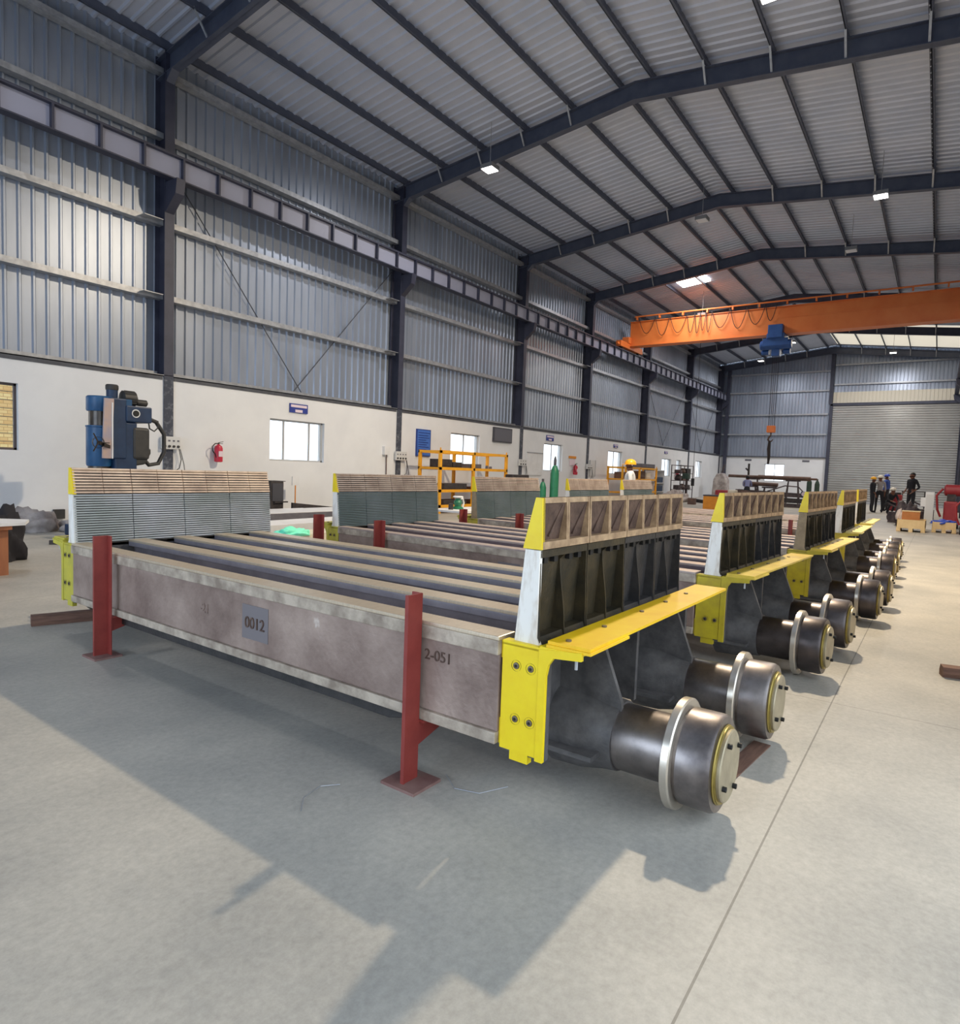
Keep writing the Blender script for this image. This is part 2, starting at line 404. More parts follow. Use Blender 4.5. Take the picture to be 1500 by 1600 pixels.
# wall girts (C sections) left
for z in (4.58, 6.05, 7.75, 9.0):
    for i in range(len(COLX)):
        xa = COLX[i-1] if i else XF; xb = COLX[i]
        b = MB().box(xa+0.02, xb-0.02, 13.18, 13.36, z-0.06, z-0.05); b.box(xa+0.02, xb-0.02, 13.17, 13.18, z-0.06, z+0.05); b.box(xa+0.02, xb-0.02, 13.18, 13.36, z+0.04, z+0.05)
        b.box(xb-0.5, xb-0.12, 12.98, 13.17, z-0.012, z) if z < 7 else None
        struct(b.build('wall_girt', 'galv'))
for i in range(len(COLX)):
    xa = COLX[i-1] if i else XF; xb = COLX[i]
    b = MB(); b.box(xa+0.12, xb-0.12, YL-0.012, YL+0.06, LEDGE-0.07, LEDGE+0.02); b.box(xa+0.12, xb-0.12, YL-0.012, YS-0.06, LEDGE, LEDGE+0.02)
    struct(b.build('wall_capping', 'dark_channel'))
    b = MB(); b.box(xa+0.12, xb-0.12, 13.2, 13.36, LEDGE+0.02, LEDGE+0.11)
    b.box(xb-0.75, xb+0.55, YL-0.03, YL+0.12, LEDGE+0.02, LEDGE+0.032)
    struct(b.build('wall_girt', 'galv'))
# back wall girts and frame
for z in (4.44, 5.78, 7.33, 8.59):
    b = MB().box(XB-0.12, XB+0.06, RIDGE+0.12, 13.2, z-0.05, z+0.05); struct(b.build('wall_girt', 'galv'))
    if z > 7: struct(MB().box(XB-0.12, XB+0.04, YR, RIDGE-0.12, z+.3, z+.4).build('wall_girt', 'galv'))
struct(MB().box(XB-0.1, XB+0.08, RIDGE, 13.0, LEDGE-0.08, LEDGE-0.01).build('wall_capping', 'dark_channel'))
b = MB(); b.box(XB-0.24, XB+0.06, RIDGE-0.08, RIDGE+0.12, 6.4, roof_bottom(RIDGE)); b.box(XB-0.2, XB+0.04, RIDGE-0.13, RIDGE+0.07, 0, 6.4)
struct(b.build('steel_column', 'column_paint'))
struct(MB().box(XB-0.2, XB+0.02, YR, RIDGE, 6.3, 6.47).build('door_lintel', 'column_paint'))
# corner column of the back wall
b = MB(); b.box(XB-0.3, XB-0.02, 12.55, 12.75, 0, 9.0); struct(b.build('steel_column', 'column_paint'))
# roller shutter: door_1
b = MB(); n = 42; zz = 6.3/n; prev = None
for i in range(n+1):
    for f, d in ((0.0, 0), (0.25, 1), (0.75, 1), (0.95, 0)):
        z = (i+f)*zz
        if z > 6.3: break
        cur = (b.bm.verts.new((XB-0.06-d*0.025, YR, z)), b.bm.verts.new((XB-0.06-d*0.025, RIDGE-0.13, z)))
        if prev: b._f([prev[0], cur[0], cur[1], prev[1]])
        prev = cur
o = b.build('door_1', 'shutter', fix=False); struct(o)
MB().box(XB-0.12, XB-0.02, YR, RIDGE-0.13, 0.0, 0.12).build('bottom_rail', 'galv', o)

# windows
for k, (a, c, z0, z1) in enumerate(WINS):
    m = 'bronze' if k == 0 else 'alu'
    w = MB(); t = 0.04; y0, y1 = YL+0.08, YL+0.13
    w.box(a, c, y0, y1, z0, z0+t); w.box(a, c, y0, y1, z1-t, z1); w.box(a, a+t, y0, y1, z0, z1); w.box(c-t, c, y0, y1, z0, z1)
    o = w.build('window_%d' % (k+1), m); struct(o)
    mul = [a+(c-a)*f for f in ((0.28, 0.75) if k == 1 else ((0.5,) if k not in (6,) else ()))]
    for x in mul: MB().box(x-0.02, x+0.02, y0+0.005, y1-0.005, z0+t, z1-t).build('window_mullion', m, o)
    MB().box(a+t, c-t, y0+0.022, y0+0.027, z0+t, z1-t).build('window_glass', 'glass', o)
    if k == 0:
        for q in range(1, 8):
            zq = z0+(z1-z0)*q/8; MB().box(a+t, c-t, y0+0.01, y1+0.02, zq-0.004, zq+0.004).build('window_louvre', m, o)
w = MB(); w.box(XB+0.08, XB+0.13, 8.7, 9.98, 1.23, 1.27); w.box(XB+0.08, XB+0.13, 8.7, 9.98, 2.38, 2.42); w.box(XB+0.08, XB+0.13, 8.7, 8.74, 1.23, 2.42); w.box(XB+0.08, XB+0.13, 9.94, 9.98, 1.23, 2.42)
o = w.build('window_9', 'alu'); struct(o)
MB().box(XB+0.085, XB+0.125, 9.32, 9.36, 1.27, 2.38).build('window_mullion', 'alu', o)
MB().box(XB+0.1, XB+0.105, 8.74, 9.94, 1.27, 2.38).build('window_glass', 'glass', o)
struct(MB().box(2.5, 9.0, 19.0, 19.2, -0.2, 4.6).build('outside_brick_wall', 'brick'))

b = MB(); b.prism([(RIDGE-0.2, roof_bottom(RIDGE-0.2)+0.56), (YR+.1, roof_bottom(YR+.1)+0.56), (YR+.1, roof_bottom(YR+.1)+0.57), (RIDGE-0.2, roof_bottom(RIDGE-0.2)+0.57)], 41.3, 47.6, 'x')
struct(b.build('roof_skylight', 'roof_translucent'))
# wall bracing rods
def rod(p, q, r=0.012): struct(MB().tube([p, q], r, 6).build('bracing_rod', 'dark_channel'))
rod((7.3, 13.3, 7.35), (10.85, 13.3, LEDGE+0.1)); rod((14.05, 13.3, 6.95), (10.5, 13.3, LEDGE+0.02))
rod((33.8, 13.3, 6.9), (37.2, 13.3, LEDGE+0.1)); rod((40.9, 13.3, 6.9), (37.0, 13.3, LEDGE+0.1))
rod((41.1, 13.3, 6.9), (44.6, 13.3, LEDGE+0.1)); rod((47.8, 13.3, 6.9), (44.3, 13.3, LEDGE+0.1))

# crane runway girders
for (yc, s) in ((12.75, 1), (YR+0.65, -1)):
    b = MB(); zb, zt = 6.78, 7.24
    b.box(XF+0.2, XB-0.4, yc-0.1, yc+0.1, zb, zb+0.025); b.box(XF+0.2, XB-0.4, yc-0.1, yc+0.1, zt-0.025, zt)
    b.box(XF+0.2, XB-0.4, yc-0.03, yc+0.03, zt, zt+0.05)
    o = b.build('crane_runway', 'column_paint'); struct(o)
    MB().box(XF+0.2, XB-0.4, yc-0.006, yc+0.006, zb+0.025, zt-0.025).build('runway_web', 'web_grey', o)
    b = MB(); x = XF+0.5
    while x < XB-0.5:
        b.box(x-0.02, x+0.02, yc-0.1, yc+0.1, zb+0.025, zt-0.025); x += 0.78
    b.build('runway_stiffener', 'column_paint', o)

# hanging highbay lamps
LAMPN = ['above the first pallet car', 'over the drilling machine', 'over the second wall bay', 'near the first ridge rafter', 'midway over the pallet row', 'just before the crane on the right', 'behind the crane on the left', 'behind the crane trolley', 'under the far ridge', 'before the roller shutter', 'before the far left corner']
for k, (x, y, p, c) in enumerate(HIGHBAYS):
    zt = roof_bottom(y)+0.585; zl = roof_bottom(y)-0.55
    r = empty('highbay_lamp', (x, y, zl), 'square white highbay lamp hanging from the roof '+LAMPN[k], 'ceiling lamp', group='highbay lamps')
    MB().box(-0.17, 0.17, -0.17, 0.17, 0.0, 0.1).build('lamp_housing', 'lamp_body', r)
    MB().box(-0.15, 0.15, -0.15, 0.15, -0.012, 0.0).build('lamp_lens', 'lamp_face' if p else 'lamp_off', r)
    MB().tube([(0, 0, 0.1), (0, 0, zt-zl)], 0.008, 6).build('suspension_rod', 'galv', r)
    if p: area('highbay_light', (x, y, zl-0.03), (0, 0, 0), 0.3, 0.3, p, c)
# translucent skylight sheet in the roof
b = MB(); z = lambda y: roof_bottom(y)+0.55
b.prism([(8.75, z(8.75)), (9.95, z(9.95)), (9.95, z(9.95)-0.01), (8.75, z(8.75)-0.01)], 27.5, 29.3, 'x')
struct(b.build('roof_skylight', 'skylight_pane'))
area('skylight_light', (28.4, 9.35, 9.6), (0, 0, 0), 1.6, 1.1, 160, NEUT)

# ------------------------------------------------------------------ pallet cars
DY = 0.01216
def P2W(x, y): return (x*math.cos(DY)+y*math.sin(DY), -x*math.sin(DY)+y*math.cos(DY))
LEN = 1.56; WID = 4.08
def serrated(y_in0, z0, y_in1, z1, yo0, yo1, teeth, amp):
    # cross-section polygon in (y,z): outer edge straight (yo0 bottom -> yo1 top), inner edge with saw teeth
    pts = [(yo0, z0), (yo1, z1)]
    for i in range(teeth):
        t0 = i/teeth; t1 = (i+0.60)/teeth; t2 = (i+0.66)/teeth; t3 = (i+0.96)/teeth
        for t, a in ((t0, 1), (t1, 1), (t2, 0), (t3, 0)):
            z = z1+(z0-z1)*t; y = y_in1+(y_in0-y_in1)*t
            pts.append((y+(amp if a else -amp*1.6), z))
    pts.append((y_in0, z0))
    return pts
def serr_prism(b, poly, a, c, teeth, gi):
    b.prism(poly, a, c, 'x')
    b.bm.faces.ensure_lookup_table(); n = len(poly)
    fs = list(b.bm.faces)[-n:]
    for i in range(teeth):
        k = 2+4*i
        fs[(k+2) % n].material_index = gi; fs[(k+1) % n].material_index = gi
def make_sidewall(parent, mirror, end_low='white_chalk', end_top='yellow'):
    # local pallet coordinates; outer side at low y. mirror flips across the car's centre line
    M = Matrix.Identity(4)
    if mirror:
        M = Matrix.Translation((0, WID, 0)) @ Matrix.Scale(-1, 4, (0, 1, 0))
    sw = D.objects.new('sidewall', None); COL.objects.link(sw); sw.parent = parent; sw.empty_display_size = .1
    x0 = 0.03; n = 4; w = (LEN-x0)/n
    zl0, zs, zt = 0.655, 1.012, 1.205
    for k in range(n):
        a = x0+k*w; c = a+w-0.006
        # lower cheek plate
        b = MB(); b.mi = 0
        poly = serrated(0.155, zl0, 0.122, zs, 0.125, 0.098, 20, 0.005)
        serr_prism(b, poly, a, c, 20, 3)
        b.mi = 1
        b.prism([(0.112, zl0), (0.128, zl0), (0.100, zs-0.002), (0.086, zs-0.002)], a, c, 'x')
        b.box(a, c, 0.06, 0.125, zs-0.03, zs-0.002)            # top rim
        b.prism([(0.05, zl0), (0.13, zl0), (0.13, zl0+0.03), (0.06, zl0+0.03)], a, c, 'x')
        wr = 0.007
        for j, fx in enumerate((a, a+w/2-wr/2, c-wr)):
            # curved rib, deeper at top and foot
            pp = [(0.13, zl0), (0.05, zl0), (0.052, zl0+0.03)]
            for i in range(9):
                t = i/8; q = t*t*(3-2*t)
                pp.append((0.054+(0.028*q if j == 1 else 0.006*q), zl0+0.05+t*(zs-zl0-0.10)))
            pp += [(0.062, zs-0.03), (0.062, zs-0.002), (0.12, zs-0.002)]
            b.prism(pp, fx, fx+wr, 'x')
        if k == 0:
            b.mi = 2
            b.prism([(0.155, zl0), (0.122, zs-.001), (0.06, zs-.001), (0.06, zl0+0.03), (0.045, zl0)], a-0.008, a+0.012, 'x')
        b.xf(M); o = b.build('cheek_plate', ['liner_low', 'cast_dark2' if k < 2 else 'cast_dark', end_low, 'groove_shade'], sw)
        for fx in (a+0.045, a+0.12, a+w/2+0.05, a+w/2+0.125): b_ = MB().box(fx, fx+0.028, 0.07, 0.1, zs-0.055, zs-0.03).xf(M).build('stud', 'black', o)
        # upper cheek block with two pockets
        b = MB(); b.mi = 0
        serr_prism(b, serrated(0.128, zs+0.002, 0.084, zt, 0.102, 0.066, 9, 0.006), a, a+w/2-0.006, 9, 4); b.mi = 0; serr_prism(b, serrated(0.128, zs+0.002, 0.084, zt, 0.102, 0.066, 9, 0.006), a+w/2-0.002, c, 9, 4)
        b.mi = 1
        b.prism([(0.052, zs+0.002), (0.11, zs+0.002), (0.11, zs+0.03), (0.052, zs+0.03)], a, c, 'x')
        b.prism([(0.058, zt-0.02), (0.09, zt-0.02), (0.088, zt), (0.06, zt)], a, c, 'x')
        for fx in (a, a+w/2-0.012, a+w/2+0.002, c-0.012):
            b.prism([(0.052, zs+0.002), (0.10, zs+0.002), (0.07, zt), (0.058, zt)], fx, fx+0.011, 'x')
        b.mi = 2
        b.prism([(0.092, zs+0.01), (0.104, zs+0.01), (0.068, zt-0.004), (0.060, zt-0.004)], a, c, 'x')
        for q in (0, 1):
            xa = a+q*w/2+0.01; xb = a+(q+1)*w/2-0.014
            A = (xa+(xb-xa)*0.45, 0.084, zs+0.045); B = (xb-0.018, 0.07, zt-0.03)
            b.bar(A, B, 0.006, 0.014, up=(0, 1, 0))
        if k == 0:
            b.mi = 3
            b.prism([(0.133, zs+0.002), (0.086, zt), (0.058, zt), (0.052, zs+0.002)], a-0.008, a+0.012, 'x')
        b.xf(M); b.build('cheek_block', ['liner_top', 'rust_edge', 'cast_rust', end_top, 'groove_shade'], sw)
    return sw
def make_roller(parent, x, mirror, bright):
    M = Matrix.Identity(4)
    if mirror: M = Matrix.Translation((0, WID, 0)) @ Matrix.Scale(-1, 4, (0, 1, 0))
    z = 0.218
    b = MB(); b.mi = 0
    b.lathe([(0.133, -0.10), (0.135, -0.112), (0.135, -0.34)], (x, 0, z), 'y', 40)
    b.mi = 1
    b.lathe([(0.205, -0.338), (0.215, -0.343), (0.215, -0.369), (0.208, -0.374)], (x, 0, z), 'y', 48)
    b.mi = 0
    b.lathe([(0.176, -0.37), (0.178, -0.385), (0.185, -0.388), (0.185, -0.496), (0.178, -0.512), (0.15, -0.512)], (x, 0, z), 'y', 48)
    b.xf(M); o = b.build('roller', ['roller', 'roller_bright'], parent)
    b = MB().lathe([(0.148, -0.511), (0.15, -0.516), (0.146, -0.52), (0.146, -0.524)], (x, 0, z), 'y', 40); b.xf(M); b.build('seal_ring', 'brass_seal', o)
    b = MB().lathe([(0.134, -0.522), (0.136, -0.536), (0.131, -0.54), (0.06, -0.54)], (x, 0, z), 'y', 40); b.xf(M); b.build('end_cap', 'cap_steel', o)
    for t in (0.5, 0.5+PI/2, 0.5+PI, 0.5+3*PI/2):
        b = MB().lathe([(0.010, -0.538), (0.010, -0.555)], (x+0.108*math.cos(t), 0, z+0.108*math.sin(t)), 'y', 6, smooth=False); b.xf(M); b.build('cap_bolt', 'black', o)
    return o
def make_casting(parent, mirror, ym, yt):
    M = Matrix.Identity(4)
    if mirror: M = Matrix.Translation((0, WID, 0)) @ Matrix.Scale(-1, 4, (0, 1, 0))
    b = MB()
    b.box(0.02, LEN, 0.165, 0.19, 0.235, 0.655)                 # inner wall
    b.box(0.02, LEN, 0.0, 0.19, 0.635, 0.655)                   # top plate
    b.box(0.012, 0.04, 0.0, 0.19, 0.235, 0.65)                  # front web
    b.box(LEN-0.03, LEN, 0.0, 0.19, 0.235, 0.65)
    for gx in (0.43, 1.31):
        b.prism([(0.18, 0.64), (-0.012, 0.64), (-0.03, 0.60), (-0.12, 0.37), (-0.12, 0.10), (0.0, 0.09), (0.18, 0.22)], gx-0.011, gx+0.011, 'x')
        b.prism([(gx-0.17, 0.165), (gx+0.17, 0.165), (gx+0.17, 0.185), (gx-0.17, 0.185)], -0.07, 0.17, 'y')
        b.lathe([(0.175, 0.17), (0.17, 0.04), (0.15, -0.05), (0.143, -0.112)], (gx+0.05, 0, 0.218), 'y', 32)
    b.box(0.85, 0.875, -0.0, 0.17, 0.24, 0.64)
    b.xf(M); o = b.build('end_casting', 'cast_mid', parent)
    b = MB()                                                    # painted front plate with strip and top arm
    b.box(0.0, 0.013, 0.034, 0.19, 0.245, 0.652)
    b.prism([(0.0, 0.235), (0.032, 0.235), (0.032, 0.655), (-0.14, 0.672), (-0.14, 0.642), (-0.03, 0.632), (-0.008, 0.60), (0.0, 0.56)], -0.003, 0.014, 'x')
    b.box(0.0, 0.2, -0.135, 0.03, 0.655, 0.666)
    b.box(0.008, 0.03, 0.19, 0.212, 0.59, 0.656); b.box(0.008, 0.03, 0.19, 0.206, 0.30, 0.355); b.box(0.008, 0.03, 0.19, 0.215, 0.255, 0.30)
    b.prism([(0.19, 0.645), (0.19, 0.662), (0.03, 0.66), (0.03, 0.645)], 0.0, 0.04, 'x')
    b.box(0.01, 0.04, 0.07, 0.15, 0.205, 0.245)
    b.xf(M); p = b.build('end_plate', ym, parent)
    for yy, zz in ((0.127, 0.573), (0.064, 0.573), (0.124, 0.37), (0.061, 0.37)):
        b = MB().lathe([(0.021, -0.002), (0.021, 0.002), (0.012, 0.002)], (0, yy, zz), 'x', 20, cap=False); b.mi = 0
        b.lathe([(0.013, -0.001), (0.012, -0.004), (0.006, -0.0045)], (0, yy, zz), 'x', 20)
        b.mi = 1; b.lathe([(0.006, -0.006), (0.006, -0.004)], (0, yy, zz), 'x', 6)
        b.xf(M); b.build('bolt', ['bolt_steel', 'black'], p)
    b = MB().box(0.015, 1.70, -0.165, 0.006, 0.676, 0.688); b.box(0.004, 0.34, -0.172, 0.006, 0.666, 0.676)
    b.xf(M); c = b.build('cover_plank', yt, parent)
    for fx in (0.06, 0.36, 0.75, 1.05, 1.35):
        b = MB().lathe([(0.011, 0.688), (0.011, 0.694)], (fx, -0.055, 0), 'z', 8); b.xf(M); b.build('plank_bolt', 'bolt_steel', c)
    b = MB().tube([(0.03, -0.105, 0.66), (0.03, -0.105, 0.60)], 0.006, 8); b.xf(M); b.build('hanging_bolt', 'galv', c)
def make_pallet(first=True):
    r = D.objects.new('pallet_car', None); COL.objects.link(r)
    # five cross beams
    for i, x in enumerate((0.0, 0.39, 0.745, 1.10, 1.435)):
        b = MB()
        if i == 0:
            y0, y1 = 0.2, WID-0.2
            b.mi = 0; b.prism([(-0.016, 0.655), (0.10, 0.655), (0.10, 0.672), (-0.016, 0.672)], y0, y1, 'y')
            b.mi = 1; b.prism([(-0.02, 0.60), (0.10, 0.60), (0.10, 0.656), (-0.02, 0.656), ], y0, y1, 'y')
            b.mi = 2; b.box(-0.006, 0.03, y0, y1, 0.30, 0.61)
            b.mi = 1; b.prism([(-0.02, 0.255), (0.11, 0.255), (0.11, 0.30), (-0.02, 0.30)], y0, y1, 'y')
            b.mi = 3; b.prism([(0.5, 0.26), (3.6, 0.26), (3.3, 0.19), (0.8, 0.19)], 0.03, 0.09, 'x')
            o = b.build('cross_beam', ['machined', 'beam_edge', 'beam_paint', 'cast_dark'], r, bevel=0.004)
            R = Matrix(((0, 0, -1, -0.006), (-1, 0, 0, 0), (0, 1, 0, 0), (0, 0, 0, 1)))
            def cast(txt, y, z, s): text_obj('cast_number', txt, s, 'beam_paint', Matrix.Translation((0, y, z)) @ R, o, 0.003)
            MB().box(-0.009, -0.004, 1.62, 1.84, 0.37, 0.55).build('number_panel', 'panel_grey', o)
            text_obj('cast_number', '0012', 0.085, 'cast_rust', Matrix.Translation((-0.004, 1.73, 0.455)) @ R, o, 0.004)
            text_obj('cast_number', '2-051', 0.062, 'cast_rust', Matrix.Translation((0.0, 0.50, 0.532)) @ R, o, 0.004)
            text_obj('cast_number', '-21', 0.075, 'beam_paint', Matrix.Translation((0.0, 2.2, 0.465)) @ R, o, 0.004)
        else:
            y0, y1 = 0.18, WID-0.18
            b.mi = 0; b.box(x, x+0.13, y0, y1, 0.655, 0.672)
            b.mi = 1; b.box(x-0.002, x+0.132, y0, y1, 0.622, 0.656)
            b.mi = 1; b.box(x+0.04, x+0.09, y0, y1, 0.33, 0.622)
            b.box(x-0.01, x+0.14, y0, y1, 0.30, 0.335)
            b.build('cross_beam', ['machined', 'bar_side'], r, bevel=0.003)
    for m in (False, True):
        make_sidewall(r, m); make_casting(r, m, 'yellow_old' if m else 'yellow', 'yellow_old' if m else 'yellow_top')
        for x in (0.48, 1.36): make_roller(r, x, m, False)
    return r
CARS = [  # origin in the pallet frame (x, y), turn, label
    (2.02, 1.14, 0.0, 'nearest sinter pallet car, its steel beam cast with 0012 and bright yellow end plate'),
    (4.31, 1.13, -0.045, 'second pallet car from the front, white painted sidewall end beside a glossy yellow plank'),
    (6.60, 1.00, -0.03, 'third pallet car from the front, the one with a bare brown sidewall end below yellow'),
    (9.35, 1.03, 0.01, 'fourth pallet car from the front, pale plank and white sidewall end'),
    (11.68, 1.10, 0.015, 'last pallet car of the row, farthest away near the open floor')]
base = make_pallet()
cars = [base] + [copy_tree(base) for _ in range(4)]
for (x, y, a, lab), o in zip(CARS, cars):
    wx, wy = P2W(x, y); o.location = (wx, wy, 0); o.rotation_euler = (0, 0, a-DY)
    tag(o, lab, 'pallet car', 'sinter pallet cars in a row')
for sw in kids(cars[0]):
    if sw.name.startswith('sidewall') and any(v.co.y > 3 for v in kids(sw)[0].data.vertices): sw.scale.x = 1.085
# third car: its lower end face is bare metal
for sw in kids(cars[2]):
    if sw.name.startswith('sidewall'):
        for c in kids(sw):
            if c.name.startswith('cheek_plate') and len(c.data.materials) > 2:
                c.data = c.data.copy(); c.data.materials[2] = MATS['raw_end']
                c['label'] = 'unpainted brown cheek plate'

# later cars: worn plates, paler planks, darker rollers
def walk(o):
    for c in kids(o):
        yield c
        for g_ in walk(c): yield g_
def swap(o, m, i=0):
    o.material_slots[i].link = 'OBJECT'; o.material_slots[i].material = MATS[m]
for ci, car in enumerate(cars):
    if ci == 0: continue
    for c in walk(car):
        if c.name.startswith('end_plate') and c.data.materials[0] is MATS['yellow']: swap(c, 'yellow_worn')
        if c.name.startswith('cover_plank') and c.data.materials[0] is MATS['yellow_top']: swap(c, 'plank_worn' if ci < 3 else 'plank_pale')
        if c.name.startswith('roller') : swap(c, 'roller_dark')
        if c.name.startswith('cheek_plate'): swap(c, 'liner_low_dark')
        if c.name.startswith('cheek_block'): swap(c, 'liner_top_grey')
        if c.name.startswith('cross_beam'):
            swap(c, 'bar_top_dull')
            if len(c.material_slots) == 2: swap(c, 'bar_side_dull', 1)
# red stands
def make_stand(mirror):
    r = D.objects.new('steel_stand', None); COL.objects.link(r)
    s = -1 if mirror else 1
    b = MB(); b.box(-0.085, 0.0, -0.004, 0.004, 0.01, 0.787)
    b.box(-0.006, 0.002, 0, 0.05, 0.01, 0.787) if not mirror else b.box(-0.006, 0.002, -0.05, 0, 0.01, 0.787)
    b.box(-0.088, -0.08, -0.006, 0.012, 0.01, 0.787)
    b.build('post', 'red_stand', r)
    MB().box(-0.12, 0.05, -0.09, 0.09, 0.0, 0.012).build('base_plate', 'red_base', r)
    b = MB(); b.prism([(0.0, 0.05), (0.0, 0.252), (0.42, 0.252), (0.42, 0.215)] if False else [(0.0, 0.15), (0.0, 0.252), (0.36, 0.252), (0.33, 0.240)], -0.004, 0.004, 'y')
    b.box(0.0, 0.38, -0.03, 0.03, 0.246, 0.256)
    b.build('support_bracket', 'red_stand', r)
    return r
stR = make_stand(False); stL = make_stand(True)
def put_stand(proto, first, X, Y, a, lab):
    o = proto if first else copy_tree(proto)
    wx, wy = P2W(X, Y); o.location = (wx, wy, 0); o.rotation_euler = (0, 0, a-DY)
    tag(o, lab, 'stand', 'red steel stands under the pallet cars')
put_stand(stR, True, 1.995, 1.72, 0, 'red steel stand at the near right of the nearest pallet car')
put_stand(stL, True, 1.965, 4.38, 0, 'red steel stand at the left end of the nearest pallet car')
def loc(ci, lx, ly):
    x, y, a, _ = CARS[ci]; return (x+lx*math.cos(a)-ly*math.sin(a), y+lx*math.sin(a)+ly*math.cos(a), a)
nm = ['', 'second', 'third', 'fourth', 'last']
for ci in (1, 2, 3, 4):
    X, Y, a = loc(ci, -0.03, 0.62); put_stand(stR, False, X, Y, a, 'red stand post in front of the %s pallet car, right half' % nm[ci])
    X, Y, a = loc(ci, -0.05, 3.2); put_stand(stL, False, X, Y, a, 'red stand post in front of the %s pallet car, left half' % nm[ci])
    if ci < 3:
        X, Y, a = loc(ci, -0.12, 4.02); put_stand(stL, False, X, Y, a, 'red stand post by the yellow left end of the %s pallet car' % nm[ci])

#@@MORE@@
# ------------------------------------------------------------------ overhead crane
cr0 = empty('overhead_crane', (30.0, 12.75, 7.29), 'orange overhead travelling crane spanning the hall with a blue hoist', 'crane')
def rel(o, x, y, z): return (x-o.location.x, y-o.location.y, z-o.location.z)
def rb(b, o, x0, x1, y0, y1, z0, z1):
    L = o.location; return b.box(x0-L.x, x1-L.x, y0-L.y, y1-L.y, z0-L.z, z1-L.z)
YC = YR+0.65
b = MB(); rb(b, cr0, 30.0, 30.45, YC-0.05, 12.65, 7.52, 8.62); rb(b, cr0, 29.94, 30.51, YC-0.05, 12.65, 8.62, 8.65); rb(b, cr0, 29.94, 30.51, YC-0.05, 12.65, 7.49, 7.52)
b.build('girder', 'orange', cr0)
for yc in (12.75, YC):
    b = MB(); rb(b, cr0, 28.9, 31.6, yc-0.12, yc+0.12, 7.36, 7.62); rb(b, cr0, 29.7, 30.8, yc-0.16, yc+0.16, 7.62, 7.9)
    rb(b, cr0, 28.7, 28.9, yc-0.05, yc+0.05, 7.42, 7.52); rb(b, cr0, 31.6, 31.8, yc-0.05, yc+0.05, 7.42, 7.52)
    c = b.build('end_carriage', 'orange', cr0)
    for xw in (29.2, 31.3):
        w = MB().lathe([(0.13, yc-0.05-12.75), (0.13, yc+0.05-12.75)], (xw-30.0, 0, 7.42-7.29), 'y', 20); w.build('carriage_wheel', 'black', c)
b = MB(); L0 = cr0.location
b.tube([(29.88-30, YC-12.75, 8.85-7.29), (29.88-30, -0.35, 8.85-7.29)], 0.035, 8)
y = 12.3
while y > YC+0.2:
    rb(b, cr0, 29.85, 30.0, y-0.03, y+0.03, 8.70, 8.84); y -= 1.1
b.build('festoon_track', 'orange', cr0)
b = MB(); rb(b, cr0, 29.99, 30.0, YC, 6.0, 8.16, 8.2); b.build('girder_stiffener', 'orange', cr0)
# festoon cable loops
def loop(y0, y1, sag, x=29.90, z=8.78):
    pts = []
    for i in range(13):
        t = i/12; pts.append((x-30, y0+(y1-y0)*t-12.75, z-sag*(1-(2*t-1)**2)-7.29))
    MB().tube(pts, 0.014, 6).build('festoon_cable', 'cable', cr0)
for y0, y1, s in ((12.2, 11.4, .75), (11.4, 10.7, .9), (10.7, 9.9, .85), (9.9, 9.55, .9), (9.55, 9.3, .95), (9.3, 9.05, .85), (9.05, 8.8, .95), (8.8, 8.0, .8), (8.0, 7.3, .9), (7.3, 6.55, .8), (6.55, 6.1, .7)): loop(y0, y1, s)
# hoist trolley
h = D.objects.new('hoist', None); COL.objects.link(h); h.parent = cr0; h.location = rel(cr0, 30.2, 6.05, 7.0)
b = MB(); b.box(-0.55, -0.22, -0.28, 0.3, 0.30, 0.85); b.box(-0.5, 0.5, -0.35, 0.35, 0.28, 0.5); b.box(-0.45, 0.45, -0.5, 0.5, -0.02, 0.30)
b.build('hoist_frame', 'crane_blue', h, bevel=0.02)
MB().lathe([(0.16, -0.62), (0.2, -0.58), (0.2, 0.58), (0.16, 0.62)], (-0.25, 0, 0.05), 'y', 24).build('hoist_drum', 'crane_blue', h)
for s in (-1, 1): MB().lathe([(0.11, 0.0), (0.11, 0.26), (0.07, 0.3)], (-0.05, 0.42*s-0.12, -0.22), 'y', 18).build('hoist_motor', 'crane_blue', h)
MB().box(-0.3, 0.12, -0.16, 0.16, -0.42, 0.0).build('gear_case', 'crane_blue', h, bevel=0.02)
for dy in (-0.12, -0.04, 0.04, 0.12):
    MB().tube([(-0.1, dy, 0.0), (-0.1, dy*0.9, -3.42)], 0.010, 6).build('hoist_rope', 'cable', h)
hb = D.objects.new('hook_block', None); COL.objects.link(hb); hb.parent = cr0; hb.location = rel(cr0, 30.1, 6.05, 3.34)
MB().box(-0.1, 0.1, -0.17, 0.17, 0.0, 0.30).build('hook_sheave_case', 'orange', hb, bevel=0.03)
pts = [(0, 0, 0.02), (0, 0, -0.12), (0, 0.07, -0.2), (0, 0.1, -0.3), (0, 0.04, -0.38), (0, -0.05, -0.36), (0, -0.1, -0.27)]
MB().tube(pts, [0.03, .03, .04, .045, .04, .03, .015], 10).build('hook', 'cast_rust', hb)
sl = MB().tube([(0, 0, 0), (0.02, 0.02, -0.35), (0.0, -0.01, -0.7), (0.01, 0.01, -1.0)], [0.05, .07, .06, .04], 8).build('lifting_sling', 'cable', loc=(30.1, 6.08, 2.99))
tag(sl, 'dark brown lifting sling hanging from the crane hook', 'sling')
MB().tube([(30.5-30, 9.4-12.75, 7.5-7.29), (30.5-30, 9.4-12.75, 1.2-7.29)], 0.010, 6).build('pendant_cable', 'cable', cr0)
MB().box(0.44, 0.56, 9.34-12.75, 9.46-12.75, 0.9-7.29, 1.25-7.29).build('pendant_control', 'black', cr0)

